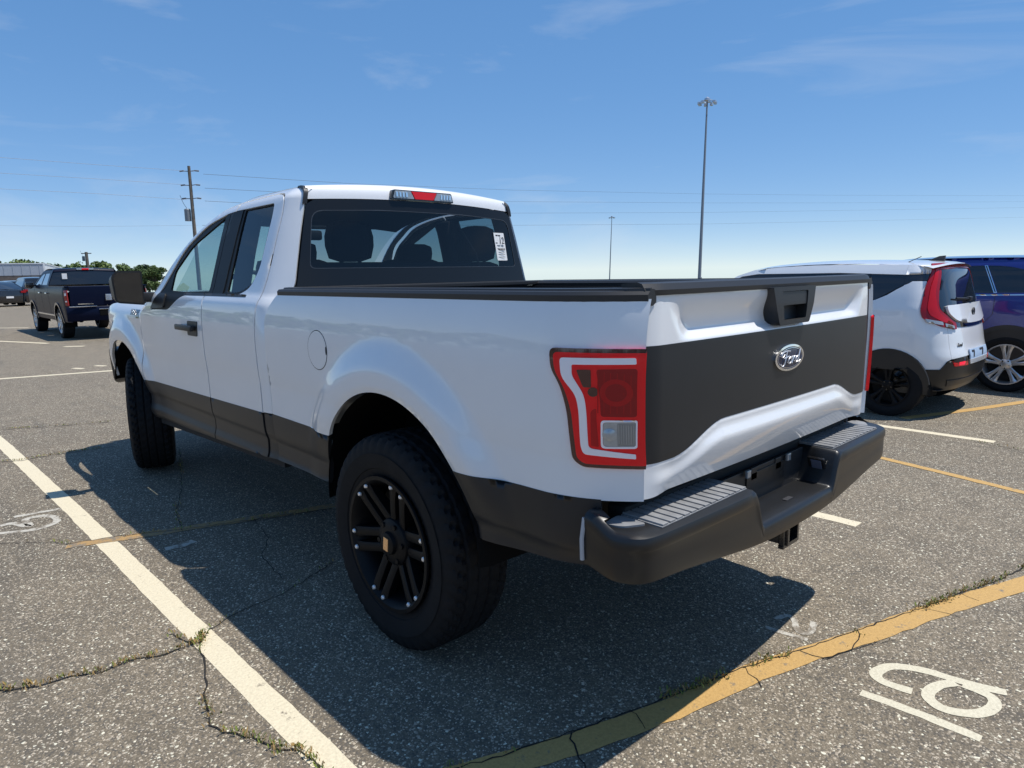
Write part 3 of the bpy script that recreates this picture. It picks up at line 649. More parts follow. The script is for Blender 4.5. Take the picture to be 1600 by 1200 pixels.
# hitch receiver
mb = MB(); ro, ri = .046, .034; ys = (-1.165, -.80)
for a, b, c, d in ((0, ro-.006, .092, .012), (0, -(ro-.006), .092, .012), (ro-.006, 0, .012, .068), (-(ro-.006), 0, .012, .068)): mb.box((a, -1.0, .575+b), (c, .36, d))
for a, b, c, d in ((0, ro+.006, .125, .014), (0, -(ro+.006), .125, .014), (ro+.006, 0, .014, .10), (-(ro+.006), 0, .014, .10)): mb.box((a, -1.160, .575+b), (c, .022, d), .003)
mb.build('hitch_receiver', 'gloss', T)
MB().tube([(-.75, -.93, .59), (.75, -.93, .59)], .035, 10).build('hitch_crossbar', 'under', T)

# cab sides
DO = (2.07, 3.345)
cabside = rnd([(1.186, .846, 0), (1.285, .842, 0), (1.286, 1.30, .05), (1.272, 1.40, .05), (1.248, 1.55, .1), (1.253, 1.90, .1), (1.279, 1.993, .04), (1.40, 2.0105, .06), (1.90, 1.998, .1), (2.13, 1.977, .1), (2.345, 1.937, .1), (2.672, 1.797, .1), (2.865, 1.63, .1), (3.02, 1.505, .05), (3.21, 1.358, 0), (3.34, 1.372, 0)], 0)
cabside += [(y, zroof(y)-.002) for y in (3.2, 3.1, 3.0, 2.9, 2.82, 2.75, 2.67, 2.6, 2.5, 2.4, 2.3, 2.2, 2.135, 2.0, 1.85, 1.7, 1.5, 1.35, 1.2)]+rnd([(1.172, 2.022, .01), (1.162, 1.96, 0), (1.120, 1.50, .05), (1.15, 1.41, .05), (1.183, 1.34, .05)], 0)
cs = both('cab_side', T, cabside, Wcab, 'white', g=.03, flange=.015)
fdo = rnd([(DO[0], z_clad(2.07)+.004, 0), (DO[1], z_clad(3.345)+.004, 0), (DO[1], 1.31, .03), (3.22, 1.345, .03), (3.01, 1.495, .05), (2.855, 1.62, .1), (2.664, 1.785, .1), (2.337, 1.926, .1), (2.13, 1.967, .1), (1.91, 1.987, .01), (1.91, 1.945, 0), (2.02, 1.938, 0), (2.32, 1.888, .1), (2.63, 1.755, .1), (2.80, 1.60, .1), (2.95, 1.46, .05), (3.085, 1.338, .02), (2.70, 1.347, .05), (2.45, 1.446, .06), (DO[0], 1.449, 0)], 0)
fds = both('front_door', T, fdo, Wcab, 'white', g=.03, flange=.015)
rdo = rnd([(1.298, z_clad(1.3)+.004, 0), (2.058, z_clad(2.06)+.004, 0), (2.058, 1.449, 0), (1.60, 1.452, .08), (1.43, 1.50, .06), (1.36, 1.60, .06), (1.362, 1.87, .05), (1.380, 1.953, .02), (1.897, 1.947, 0), (1.897, 1.988, 0), (1.40, 2.002, .06), (1.288, 1.985, .04), (1.260, 1.90, .1), (1.255, 1.55, .1), (1.280, 1.40, .05), (1.295, 1.30, .05)], 0)
rds = both('rear_door', T, rdo, Wcab, 'white', g=.03, flange=.015)
for par, a, b in ((fds, DO[0], DO[1]), (rds, 1.298, 2.058)):
    zbot = lambda y: .515+(3.345-y)*.036
    cl = [(a, z_clad(a)+.006), (b, z_clad(b)+.006), (b, zbot(b)), ((a+b)/2, zbot((a+b)/2)), (a, zbot(a))]
    both('door_cladding', par, cl, Wcab, 'clad', off=.0016, g=.025, flange=.02)
both('pillar_cladding', cs, [(1.186, .838), (1.285, .836), (1.285, .588), (1.186, .594)], Wcab, 'clad', off=-.004, g=.025, flange=.02)
both('rocker_sill', T, [(1.19, .60), (3.33, .52), (3.33, .46), (1.19, .54)], lambda y, z: .93, 'under', g=.2, flange=.05)
# windows
fg = rnd([(2.03, 1.478, .01), (2.42, 1.468, .03), (2.75, 1.475, .02), (2.756, 1.598, .04), (2.52, 1.765, .08), (2.06, 1.918, .01)], .01)
rg = rnd([(1.75, 1.474, .01), (1.58, 1.475, .05), (1.43, 1.522, .06), (1.378, 1.605, .05), (1.382, 1.87, .04), (1.395, 1.944, .015), (1.772, 1.940, .01)], .01)
tro = rnd([(1.345, 1.44, .05), (2.47, 1.43, .04), (2.70, 1.335, .03), (3.10, 1.325, .02), (2.97, 1.47, .05), (2.82, 1.61, .05), (2.645, 1.77, .05), (2.325, 1.903, .05), (2.02, 1.955, .02), (1.36, 1.967, .03), (1.345, 1.90, .03)], .02)
wt = both('window_trim', T, tro, Wcab, 'trim', [fg, rg], off=-.007, g=.05, flange=.012)
for s, k in ((-1, 0), (1, 1)):
    surf('door_glass', fds[k], fg, lambda y, z, s=s: (s*(Wcab(y, z)-.014), y, z), 'glass', g=.06, flange=0, out=(s, 0, 0))
    surf('door_glass', rds[k], rg, lambda y, z, s=s: (s*(Wcab(y, z)-.014), y, z), 'glass', g=.06, flange=0, out=(s, 0, 0))
    surf('pillar_applique', wt[k], [(1.80, 1.452), (1.955, 1.452), (1.975, 1.945), (1.80, 1.947)], lambda y, z, s=s: (s*(Wcab(y, z)-.002), y, z), 'trim', g=.05, flange=.006, out=(s, 0, 0))
    surf('pillar_applique', wt[k], [(1.962, 1.452), (2.02, 1.452), (2.04, 1.930), (1.982, 1.945)], lambda y, z, s=s: (s*(Wcab(y, z)-.002), y, z), 'trim', g=.05, flange=.006, out=(s, 0, 0))
    surf('window_sweep', wt[k], [(1.45, 1.452), (2.44, 1.449), (2.44, 1.464), (1.45, 1.467)], lambda y, z, s=s: (s*(Wcab(y, z)+.001), y, z), 'plastic', g=.05, flange=.006, out=(s, 0, 0))
    # door handle
    hb = surf('door_handle', fds[k], rnd([(2.14, 1.292, .012), (2.315, 1.290, .012), (2.325, 1.198, .015), (2.155, 1.198, .015)], .01), lambda y, z, s=s: (s*(Wcab(y, z)+.004), y, z), 'plastic', g=.03, flange=.004, out=(s, 0, 0))
    xx = s*(Wcab(2.3, 1.25)+.03)
    MB().box((xx, 2.31, 1.248), (.022, .29, .036), .009).box((xx-s*.018, 2.43, 1.248), (.03, .03, .028), .006).box((xx-s*.018, 2.19, 1.248), (.03, .03, .028), .006).build('grip', 'plastic', hb, True, 40)
    # mirror
    mh = MB(); 
    mo = rnd([(1.230, 1.575, .03), (1.195, 1.612, .02), (1.045, 1.610, .012), (1.040, 1.372, .012), (1.215, 1.392, .03)], .02)
    def mf(u, v, h): return (s*(u+(.0 if h < .1 else -.012*(u-1.13)/.1)), 3.03+h+.21*(u-1.04)+.05*(1.49-v), v+(0 if h < .1 else -.02*(v-1.49)/.12))
    mr = mh.prism(mo, mf, 0, .11).prism([(u*.86+.16, v*.86+.209) for u, v in mo], mf, .11, .17).box((s*1.0, 3.10, 1.425), (.10, .07, .07), .015).build('door_mirror', 'plastic', T, True, 40)
    mi = rnd([(1.218, 1.568, .025), (1.190, 1.600, .018), (1.055, 1.598, .01), (1.050, 1.386, .01), (1.206, 1.404, .025)], .02)
    mg = MB().prism(mi, mf, -.003, .001).build('mirror_glass', 'mirror', mr)
    MB().prism(rnd([(1.214, 1.564, .02), (1.190, 1.592, .014), (1.165, 1.590, .01), (1.160, 1.560, .01), (1.175, 1.540, .01), (1.212, 1.535, .008)], .01), mf, -.006, -.003).build('spotter_mirror', 'mirror', mr)
    surf('mirror_sail', wt[k], rnd([(2.80, 1.455, .02), (2.79, 1.36, .02), (3.08, 1.345, .01), (2.95, 1.458, .02)], .01), lambda y, z, s=s: (s*(Wcab(y, z)+.004), y, z), 'plastic', g=.05, flange=.012, out=(s, 0, 0))
# fenders
fo = rnd([(3.357, z_clad(3.36)+.002, 0), (3.357, 1.372, .02), (3.9, 1.374, 0), (4.35, 1.345, .1), (4.60, 1.28, .05), (4.68, 1.10, .05), (4.70, .80, .02), (4.40, .70, .02)], 0)+arc_over(FY, FZ, FR, z_clad(3.4), .70)[::-1]
fo = [p for p in fo]
# order: arc_over runs rear foot -> front foot; the outline above ends at the front foot
fo = rnd([(3.357, z_clad(3.36)+.002, 0), (3.357, 1.372, .02), (3.9, 1.374, 0), (4.35, 1.345, .1), (4.60, 1.28, .05), (4.68, 1.10, .05), (4.70, .80, .02)], 0)+arc_over(FY, FZ, FR, z_clad(3.4)+.002, .72)[::-1]
fes = both('front_fender', T, fo, Wfen, 'white', g=.025, flange=.02)
fcl = [(3.357, z_clad(3.36)-.003)]+arc(FY, FZ, FR, math.pi-math.asin((z_clad(3.4)-.003-FZ)/FR), math.pi+.02, 10)+[(3.357, .52)]
both('fender_cladding', fes, fcl, Wfen, 'clad', off=.001, g=.03, flange=.02)
for s, k in ((-1, 0), (1, 1)):
    me = text_mesh('F-150', .055, .0006)
    bo = bpy.data.objects.new('fender_badge', me); me.materials.append(M['chrome']); link(bo, fes[k])
    yb = 3.50; bo.matrix_basis = Matrix.Translation((s*(Wfen(yb, 1.295)+.004), yb, 1.300)) @ Matrix(((0, 0, s), (s, 0, 0), (0, 1, 0))).to_4x4()
    surf('badge_plate', fes[k], rnd([(3.39, 1.278, .004), (3.62, 1.278, .004), (3.62, 1.325, .004), (3.39, 1.325, .004)], .004), lambda y, z, s=s: (s*(Wfen(y, z)+.001), y, z), 'gloss', g=.03, flange=.002, out=(s, 0, 0))
    surf('badge_bar', fes[k], [(3.39, 1.262), (3.46, 1.262), (3.46, 1.285), (3.39, 1.285)], lambda y, z, s=s: (s*(Wfen(y, z)+.002), y, z), 'gloss', g=.03, flange=.002, out=(s, 0, 0))
# roof, rear wall, glass
XR = .712
def ZR(x, y): return zroof(y)-.004+.040*(1-(x/XR)**2)
yfr = lambda x: 2.42+.13*(1-(x/XR)**2)
yrr = 1.20
ro_ = [(-XR, yrr), (XR, yrr)]+[(XR-2*XR*i/16, yfr(XR-2*XR*i/16)) for i in range(17)]
surf('roof', T, ro_, lambda x, y: (x, y, ZR(x, y)+.006*math.cos(min(1, abs(x)/.5)*math.pi)*0), 'white', g=.05, flange=.01)
def YB(x, z): return 1.070+.12*(z-1.48)+.05*(x/.8)**2
def ztop(x): return 1.984-.022*(x/.7)**2
hv = []; nu, nv = 24, 8
for i in range(nu+1):
    x = -XR+2*XR*i/nu; xg = x
    P0 = Vector((xg, YB(xg, ztop(x)), ztop(x))); P2 = Vector((x, yrr, ZR(x, yrr))); P1 = Vector((x, YB(x, ztop(x))+.006, ZR(x, yrr)-.002))
    for j in range(nv+1): t = j/nv; hv.append(P0*(1-t)**2+P1*2*t*(1-t)+P2*t*t)
MB().add(hv, [(i*(nv+1)+j, i*(nv+1)+j+1, (i+1)*(nv+1)+j+1, (i+1)*(nv+1)+j) for i in range(nu) for j in range(nv)]).build('roof_header', 'white', T, True, 60)
gouter = rnd([(-.838, 1.46, .01), (-.722, 1.962, .03)], 0)+[(x, ztop(x)-.004) for x in [-.68+.068*i for i in range(21)]]+rnd([(.722, 1.962, .03), (.838, 1.46, .01)], 0)
gin = rnd([(-.745, 1.602, .03), (-.700, 1.900, .06), (-.3, 1.918, .2), (.3, 1.918, .2), (.700, 1.900, .06), (.745, 1.602, .03)], .03)
gin2 = rnd([(-.748, 1.599, .03), (-.703, 1.903, .06), (-.3, 1.921, .2), (.3, 1.921, .2), (.703, 1.903, .06), (.748, 1.599, .03)], .03)
rw = surf('rear_window', T, gouter, lambda x, z: (x, YB(x, z)-.006, z), 'frit', [gin], g=.05, flange=.008, out=(0, -1, 0))
surf('window_outline', rw, gin2, lambda x, z: (x, YB(x, z)-.0068, z), mat('frit_edge', (.05, .056, .065), .3), [gin], g=.05, flange=.0005, out=(0, -1, 0))
surf('rear_glass', rw, gin, lambda x, z: (x, YB(x, z)-.004, z), 'priv', g=.06, flange=0, out=(0, -1, 0))
surf('cab_back_panel', T, [(-.86, .75), (.86, .75), (.85, 1.462), (-.85, 1.462)], lambda x, z: (x, 1.085+.05*(x/.8)**2, z), 'white', g=.1, flange=.02, out=(0, -1, 0))
for s in (-1, 1):
    # black ditch moulding at the roof corner
    pth = catmull([Vector(p) for p in ((s*.735, YB(.73, 1.94)-.010, 1.935), (s*.728, YB(.72, 1.97)-.012, 1.970), (s*.718, YB(.72, 2.0)-.006, 2.006), (s*.708, 1.205, 2.032), (s*.703, 1.26, 2.036))], 4)
    V = []
    for p in pth: V += [p+Vector((d, 0, 0)) for d in (-.012, .012)]+[p+Vector((d, .012, -.012)) for d in (-.012, .012)]
    n = len(pth); F = [q for i in range(n-1) for q in ((4*i, 4*i+1, 4*i+5, 4*i+4), (4*i, 4*i+2, 4*i+6, 4*i+4), (4*i+1, 4*i+3, 4*i+7, 4*i+5))]
    MB().add(V, F).build('ditch_moulding', 'plastic', T, True, 50)
# high brake lamp
def chm(u, v, h): return (u, YB(u, 1.99)+.035-h, v)
cl_ = MB().prism(rnd([(-.222, 2.018, .01), (-.208, 2.040, .01), (.208, 2.040, .01), (.226, 1.984, .01), (-.226, 1.984, .01)], .01), chm, .0, .052).build('high_brake_lamp', 'gloss', T, True, 40)
MB().prism(rnd([(-.090, 2.034, .004), (.090, 2.034, .004), (.066, 1.992, .004), (-.066, 1.992, .004)], .004), chm, .05, .060).build('brake_lens', 'red', cl_)
for s in (-1, 1):
    c2 = MB().prism(rnd([(s*.096, 2.034, .004), (s*.200, 2.034, .01), (s*.215, 1.992, .008), (s*.072, 1.992, .004)], .004), chm, .05, .059).build('cargo_lens', 'clear', cl_)
    for q in range(4): MB().prism([(s*(.12+.022*q), 2.026), (s*(.132+.022*q), 2.026), (s*(.13+.022*q), 2.0), (s*(.118+.022*q), 2.0)], chm, .058, .063).build('cargo_lens_facet', 'chrome', cl_)
# tag in the rear window
def tgp(x, z, o=.010): return (x, YB(x, z)-o, z)
tagm = MB().prism(rnd([(.556, 1.818, .006), (.652, 1.818, .006), (.668, 1.640, .006), (.572, 1.640, .006)], .006), lambda u, v, h: (u, YB(u, v)-h, v), .006, .010).build('window_tag', 'card', T)
ang = math.atan2(.2, 1)
def word(txt, size, x, z, m='ink'):
    me = text_mesh(txt, size, .0004); me.materials.append(M[m]); o = bpy.data.objects.new('tag_print', me); link(o, tagm)
    o.matrix_basis = Matrix.Translation((x, YB(x, z)-.0115, z)) @ Matrix.Rotation(.05, 4, 'Y') @ Matrix.Rotation(R(90)-ang, 4, 'X') @ Matrix.Diagonal((.95, 1.3, 1, 1))
word('E 12', .050, .606, 1.768)
for x_, z_, w_l in ((.582, 1.802, .018), (.606, 1.801, .020), (.592, 1.736, .026), (.626, 1.735, .026)): MB().box((x_, YB(x_, z_)-.0112, z_), (w_l, .001, .007)).build('tag_line', 'ink' if z_ > 1.8 else 'greyp', tagm)
for k in range(16): MB().box((.579+.0045*k, YB(.6, 1.712)-.0112, 1.712), (.0012+.0016*((k*7) % 3)/2, .001, .014)).build('tag_barcode_bar', 'ink', tagm)
for z_ in (1.694, 1.680, 1.662): MB().box((.614, YB(.6, z_)-.0112, z_), (.06, .001, .003)).build('tag_line', 'greyp', tagm)
# windscreen, hood, front
V = []; nu, nv = 20, 10
for j in range(nv+1):
    t = j/nv; ys = 2.42+(3.31-2.42)*t
    for i in range(nu+1):
        u = -1+2*i/nu; hw = XR+(.80-XR)*t; V.append((u*hw, ys+(.13+.10*t)*(1-u*u), zroof(ys)-.004+(.040+.012*t)*(1-u*u)))
MB().add(V, [(j*(nu+1)+i, j*(nu+1)+i+1, (j+1)*(nu+1)+i+1, (j+1)*(nu+1)+i) for j in range(nv) for i in range(nu)]).build('windscreen', 'wind', T, True, 60)
surf('cowl', T, [(-.86, 3.22), (.86, 3.22), (.86, 3.50), (-.86, 3.50)], lambda x, y: (x, y, 1.372), 'plastic', g=.2, flange=.03)
surf('hood', T, rnd([(-.895, 3.43, .02), (.895, 3.43, .02), (.86, 4.45, .1), (.70, 4.66, .1), (-.70, 4.66, .1), (-.86, 4.45, .1)], .05), lambda x, y: (x, y, 1.392+.05*(1-(x/.9)**4)+.02*sstep(.35, .5, abs(x))*(1-sstep(.75, .88, abs(x)))-.055*((y-3.4)/1.2)**2), 'white', g=.05, flange=.02)
gr = surf('grille', T, rnd([(-.62, 1.28, .05), (.62, 1.28, .05), (.58, .98, .05), (-.58, .98, .05)], .05), lambda x, z: (x, 4.74-.06*(x/.6)**2, z), 'dark', g=.1, flange=.05, out=(0, 1, 0))
for z_ in (1.08, 1.18): MB().box((0, 4.75, z_), (1.15, .03, .04), .008).build('grille_bar', 'plastic', gr)
surf('front_header', T, [(-.84, 1.345), (.84, 1.345), (.84, 1.27), (-.84, 1.27)], lambda x, z: (x, 4.70-.10*(x/.8)**2, z), 'white', g=.1, flange=.05, out=(0, 1, 0))
for s in (-1, 1): surf('headlamp', T, rnd([(s*.63, 1.27, .02), (s*.86, 1.27, .02), (s*.87, 1.02, .02), (s*.60, 1.02, .02)], .02), lambda x, z: (x, 4.70-.10*(x/.8)**2, z), 'clear', g=.05, flange=.08, out=(0, 1, 0))
surf('front_bumper', T, rnd([(-.94, .95, .04), (.94, .95, .04), (.92, .62, .05), (-.92, .62, .05)], .05), lambda x, z: (x, 4.82-.14*(x/.9)**2-.6*(z-.80)**2, z), 'bumper', g=.05, flange=.25, out=(0, 1, 0))
# underbody
mb = MB()
for s in (-1, 1): mb.box((s*.42, 1.75, .62), (.09, 5.6, .15), .01)
mb.box((0, 2.3, .70), (1.70, 2.2, .12)).box((0, .0, .86), (1.05, 2.0, .06)).box((0, 4.2, .62), (.9, .8, .3))
for y_ in (-.75, .75, 2.0, 3.1): mb.box((0, y_, .64), (.9, .08, .1))
mb.build('chassis_frame', 'under', T)
ax = MB().tube([(-.72, .07, .46), (.72, .07, .46)], .05, 12); ax.lathe([(-.14, .02), (-.11, .13), (0, .165), (.11, .13), (.14, .02)], 20); 
for i in range(len(ax.v)-100, len(ax.v)): ax.v[i] = (ax.v[i][0]+.05, ax.v[i][1]+.07, ax.v[i][2]+.46)
ax.build('rear_axle', 'under', T, True)
for s in (-1, 1): MB().tube([(s*.52, -.62, .60), (s*.52, -.3, .50), (s*.52, .07, .47), (s*.52, .4, .50), (s*.52, .75, .62)], .035, 6).build('leaf_spring', 'under', T, True)
MB().lathe([(-.10, .20), (-.10, .33), (-.05, .37), (.05, .37), (.10, .33), (.10, .20)], 32, 'Z').build('spare_tyre', 'rubber', T, True).location = (0, -.55, .70)
MB().tube([(.55, 2.2, .52), (.55, .9, .52), (.60, .2, .62), (.66, -.45, .60), (.86, -.72, .56)], .04, 10).build('exhaust_pipe', 'under', T, True)
MB().box((0, -.3, .40), (.03, .03, .02)).build('shock_mount', 'under', T).location = (-.6, .3, .1)
# wheels
def tyre_mesh(Rw, hw, rim, pitch=46, sub=4):
    prof_ = []
    for t in np.linspace(-.84, .84, 29): prof_.append((t, Rw-.004*(abs(t)/.84)**2-.010*max(0, abs(t)-.7)/.14))
    sw = [(.90, Rw-.026), (.955, Rw-.050), (.99, Rw-.085), (1.0, (Rw+rim)/2+.012), (.985, (Rw+rim)/2-.02), (.93, rim+.035), (.90, rim+.032), (.87, rim+.012), (.82, rim-.004)]
    prof_ = [(-a, b) for a, b in sw[::-1]]+prof_+sw; n = pitch*sub; m = len(prof_); V = []; F = []
    for k in range(n):
        a = k*math.tau/n; c, s = math.cos(a), math.sin(a)
        for i, (t, r) in enumerate(prof_):
            at = abs(t)
            if at < .86:
                if abs(at-.20) < .035 or abs(at-.54) < .04: r -= .010
                else:
                    ph = (k+int(6*at)+(2 if t > 0 else 0)) % sub
                    if at > .56 and ph == 0: r -= .013
                    elif .22 < at < .54 and (k+(0 if t > 0 else 2)) % sub == (2 if at > .38 else 1): r -= .006
                    elif at < .19 and (k+int(10*t)) % (sub) == 0: r -= .005
            elif at < .97 and r > Rw-.06 and (k+int(6*at)+(2 if t > 0 else 0)) % sub == 0: r -= .010
            elif abs(r-((Rw+rim)/2+.012)) < .001: t = t*1.004 if (k//3) % 3 else t
            V.append((t*hw, r*c, r*s))
    for k in range(n):
        for i in range(m-1): k2 = (k+1) % n; F.append((k*m+i, k*m+i+1, k2*m+i+1, k2*m+i))
    return V, F
RW = .46
def truck_wheel(loc, steer, side, src=None):
    # built with the outer face towards -x
    rotm = Matrix.Translation(loc) @ Matrix.Rotation(steer, 4, 'Z') @ (Matrix.Rotation(math.pi, 4, 'Z') if side > 0 else Matrix.Identity(4)) @ Matrix.Rotation(R(7), 4, 'X')
    if src:
        w = inst(src, 'wheel', T, rotm)
        for c in src.children: inst(c, c.name.split('.')[0], w, c.matrix_basis.copy())
        return w
    mb = MB().lathe([(.13, .255), (.12, .275), (.10, .262), (-.06, .245), (-.10, .262), (-.128, .278), (-.142, .290), (-.150, .288), (-.150, .272), (-.140, .262), (-.115, .250), (-.06, .235), (.10, .235), (.12, .255)], 64)
    w = mb.build('wheel', 'rim', T, True, 30); w.matrix_basis = rotm
    V, F = tyre_mesh(RW, .152, .285)
    MB().add(V, F).build('tyre', 'rubber', w, True, 32)
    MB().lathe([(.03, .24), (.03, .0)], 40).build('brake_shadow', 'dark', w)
    MB().lathe([(-.02, .235), (-.02, .18), (0, .17), (.02, .17)], 40).build('brake_disc', 'under', w, True)
    mb = MB().lathe([(-.03, .115), (-.085, .112), (-.115, .098), (-.126, .080), (-.128, .050), (-.142, .046), (-.146, .036), (-.146, 0)], 40)
    h = mb.build('wheel_hub', 'rim', w, True, 30)
    # six pairs of spokes
    mb = MB(); sec = []
    for r, x, wd, th in ((.075, -.100, .020, .05), (.15, -.116, .0190, .045), (.215, -.129, .0200, .04), (.268, -.136, .025, .03)):
        sec.append([(x-.004, -wd*.55, r), (x, -wd, r), (x+th, -wd*.9, r), (x+th, wd*.9, r), (x, wd, r), (x-.004, wd*.55, r)])
    V = [p for s_ in sec for p in s_]; F = [(i*6+k, i*6+(k+1) % 6, (i+1)*6+(k+1) % 6, (i+1)*6+k) for i in range(3) for k in range(6)]+[tuple(range(6)), tuple(18+k for k in range(6))]
    sp = mb.add(V, F).build('spoke', 'rim', w, True, 40); first = True; bl = None
    for k in range(6):
        for s in (-1, 1):
            a = k*math.tau/6+R(12)
            mw = Matrix.Rotation(a, 4, 'X') @ Matrix.Translation((0, s*.034, 0))
            if first: sp.matrix_basis = mw; first = False
            else: inst(sp, 'spoke', w, mw)
            p = Matrix.Rotation(a, 4, 'X') @ Vector((-.1395, s*.036, .258))
            if bl is None:
                bl = MB().lathe([(0, .0105), (-.005, .0100), (-.009, .007), (-.0095, 0)], 10).build('rim_bolt', 'steel', w, True, 30); bl.location = p
            else: inst(bl, 'rim_bolt', w, Matrix.Translation(p))
    for k in range(6):
        a = k*math.tau/6+R(42); p = (-.122, .082*math.sin(a), .082*math.cos(a)); MB().lathe([(0, .012), (-.008, .011), (-.008, 0)], 8).build('lug_nut', 'rim', w).location = p
    MB().box((-.1475, 0, 0), (.004, .034, .058), .002).build('cap_badge', 'bronze', w)
    return w
w0_ = truck_wheel((-.875, .07, RW), 0, -1)
truck_wheel((.875, .07, RW), 0, 1, w0_)
truck_wheel((-.855, 3.85, RW), R(-17), -1, w0_)
truck_wheel((.855, 3.85, RW), R(-15.5), 1, w0_)
# interior
def seat(x, y, wd=.5):
    s = MB().box((x, y, 1.06), (wd, .5, .16), .05).build('seat', 'seat', T, True, 60)
    mb = MB(); m3 = Matrix.Rotation(R(-14)*-1, 3, 'X'); mb.box((x, y-.30, 1.36), (wd*.96, .15, .62), .06, mat3=m3); mb.build('seat_back', 'seat', s, True, 60)
    MB().box((x, y-.385, 1.690), (.29, .10, .17), .06, mat3=m3).build('headrest', 'seat', s, True, 60)
    for d in (-.05, .05): MB().tube([(x+d, y-.36, 1.60), (x+d, y-.38, 1.70)], .008, 6).build('headrest_post', 'steel', s)
seat(-.43, 2.32); seat(.50, 2.32)
b_ = MB().box((0, 1.55, 1.02), (1.45, .45, .2), .06).box((0, 1.30, 1.36), (1.45, .14, .55), .06).build('rear_bench', 'seat', T, True, 60)
for x_ in (-.375, .60): MB().box((x_, 1.345, 1.755), (.275, .10, .235), .09).tube([(x_-.06, 1.34, 1.58), (x_-.06, 1.345, 1.68)], .012, 6).tube([(x_+.06, 1.34, 1.58), (x_+.06, 1.345, 1.68)], .012, 6).build('bench_headrest', 'seat', b_, True, 60)
MB().box((0, 2.15, 1.42), (.36, .13, .40), .05).box((0, 2.40, 1.10), (.34, .6, .24), .04).build('centre_console', 'seat', T, True, 60)
MB().box((0, 3.22, 1.20), (1.66, .55, .30), .08).box((-.43, 2.95, 1.33), (.42, .2, .14), .06).build('dashboard', 'dash', T, True, 60)
sw = MB(); cw = Vector((-.43, 2.76, 1.42)); rx = Matrix.Rotation(R(25), 3, 'X')
sw.tube([cw+rx @ Vector((.19*math.cos(k*math.tau/28), 0, .19*math.sin(k*math.tau/28))) for k in range(29)], .016, 8)
for a in (R(-90), R(10), R(170)): sw.tube([cw, cw+rx @ Vector((.185*math.cos(a), 0, .185*math.sin(a)))], .014, 6)
sw.box(tuple(cw), (.15, .05, .12), .02, mat3=rx); sw.tube([cw, cw+Vector((0, .3, -.1))], .03, 8); sw.build('steering_wheel', 'dash', T, True, 50)
MB().box((0, 2.62, 1.86), (.26, .04, .075), .02).tube([(0, 2.63, 1.88), (0, 2.62, 1.95)], .012, 6).build('interior_mirror', 'dash', T, True, 50)
surf('headliner', T, [(-.66, 1.22), (.66, 1.22), (.66, 2.40), (-.66, 2.40)], lambda x, y: (x, y, ZR(x, y)-.05), 'seat', g=.1, flange=0)
MB().tube([(.28, 1.16, 1.86), (.33, 1.15, 1.80), (.40, 1.12, 1.68), (.43, 1.10, 1.53)], .006, 6).build('defroster_lead', 'dash', T)
for s in (-1, 1):
    surf('door_card', T, [(1.32, 1.44), (3.25, 1.34), (3.3, .75), (1.32, .75)], lambda y, z, s=s: (s*.87, y, z), 'seat', g=.2, flange=0, out=(-s, 0, 0))
    MB().tube([(s*.80, 1.30, 1.46), (s*.79, 1.26, 1.62), (s*.74, 1.25, 1.86), (s*.69, 1.24, 1.97)], .05, 8).build('inner_pillar', 'seat', T, True, 60)
    MB().tube([(s*.83, 1.88, 1.42), (s*.77, 1.87, 1.70), (s*.71, 1.86, 1.93)], .055, 8).build('inner_pillar', 'seat', T, True, 60)

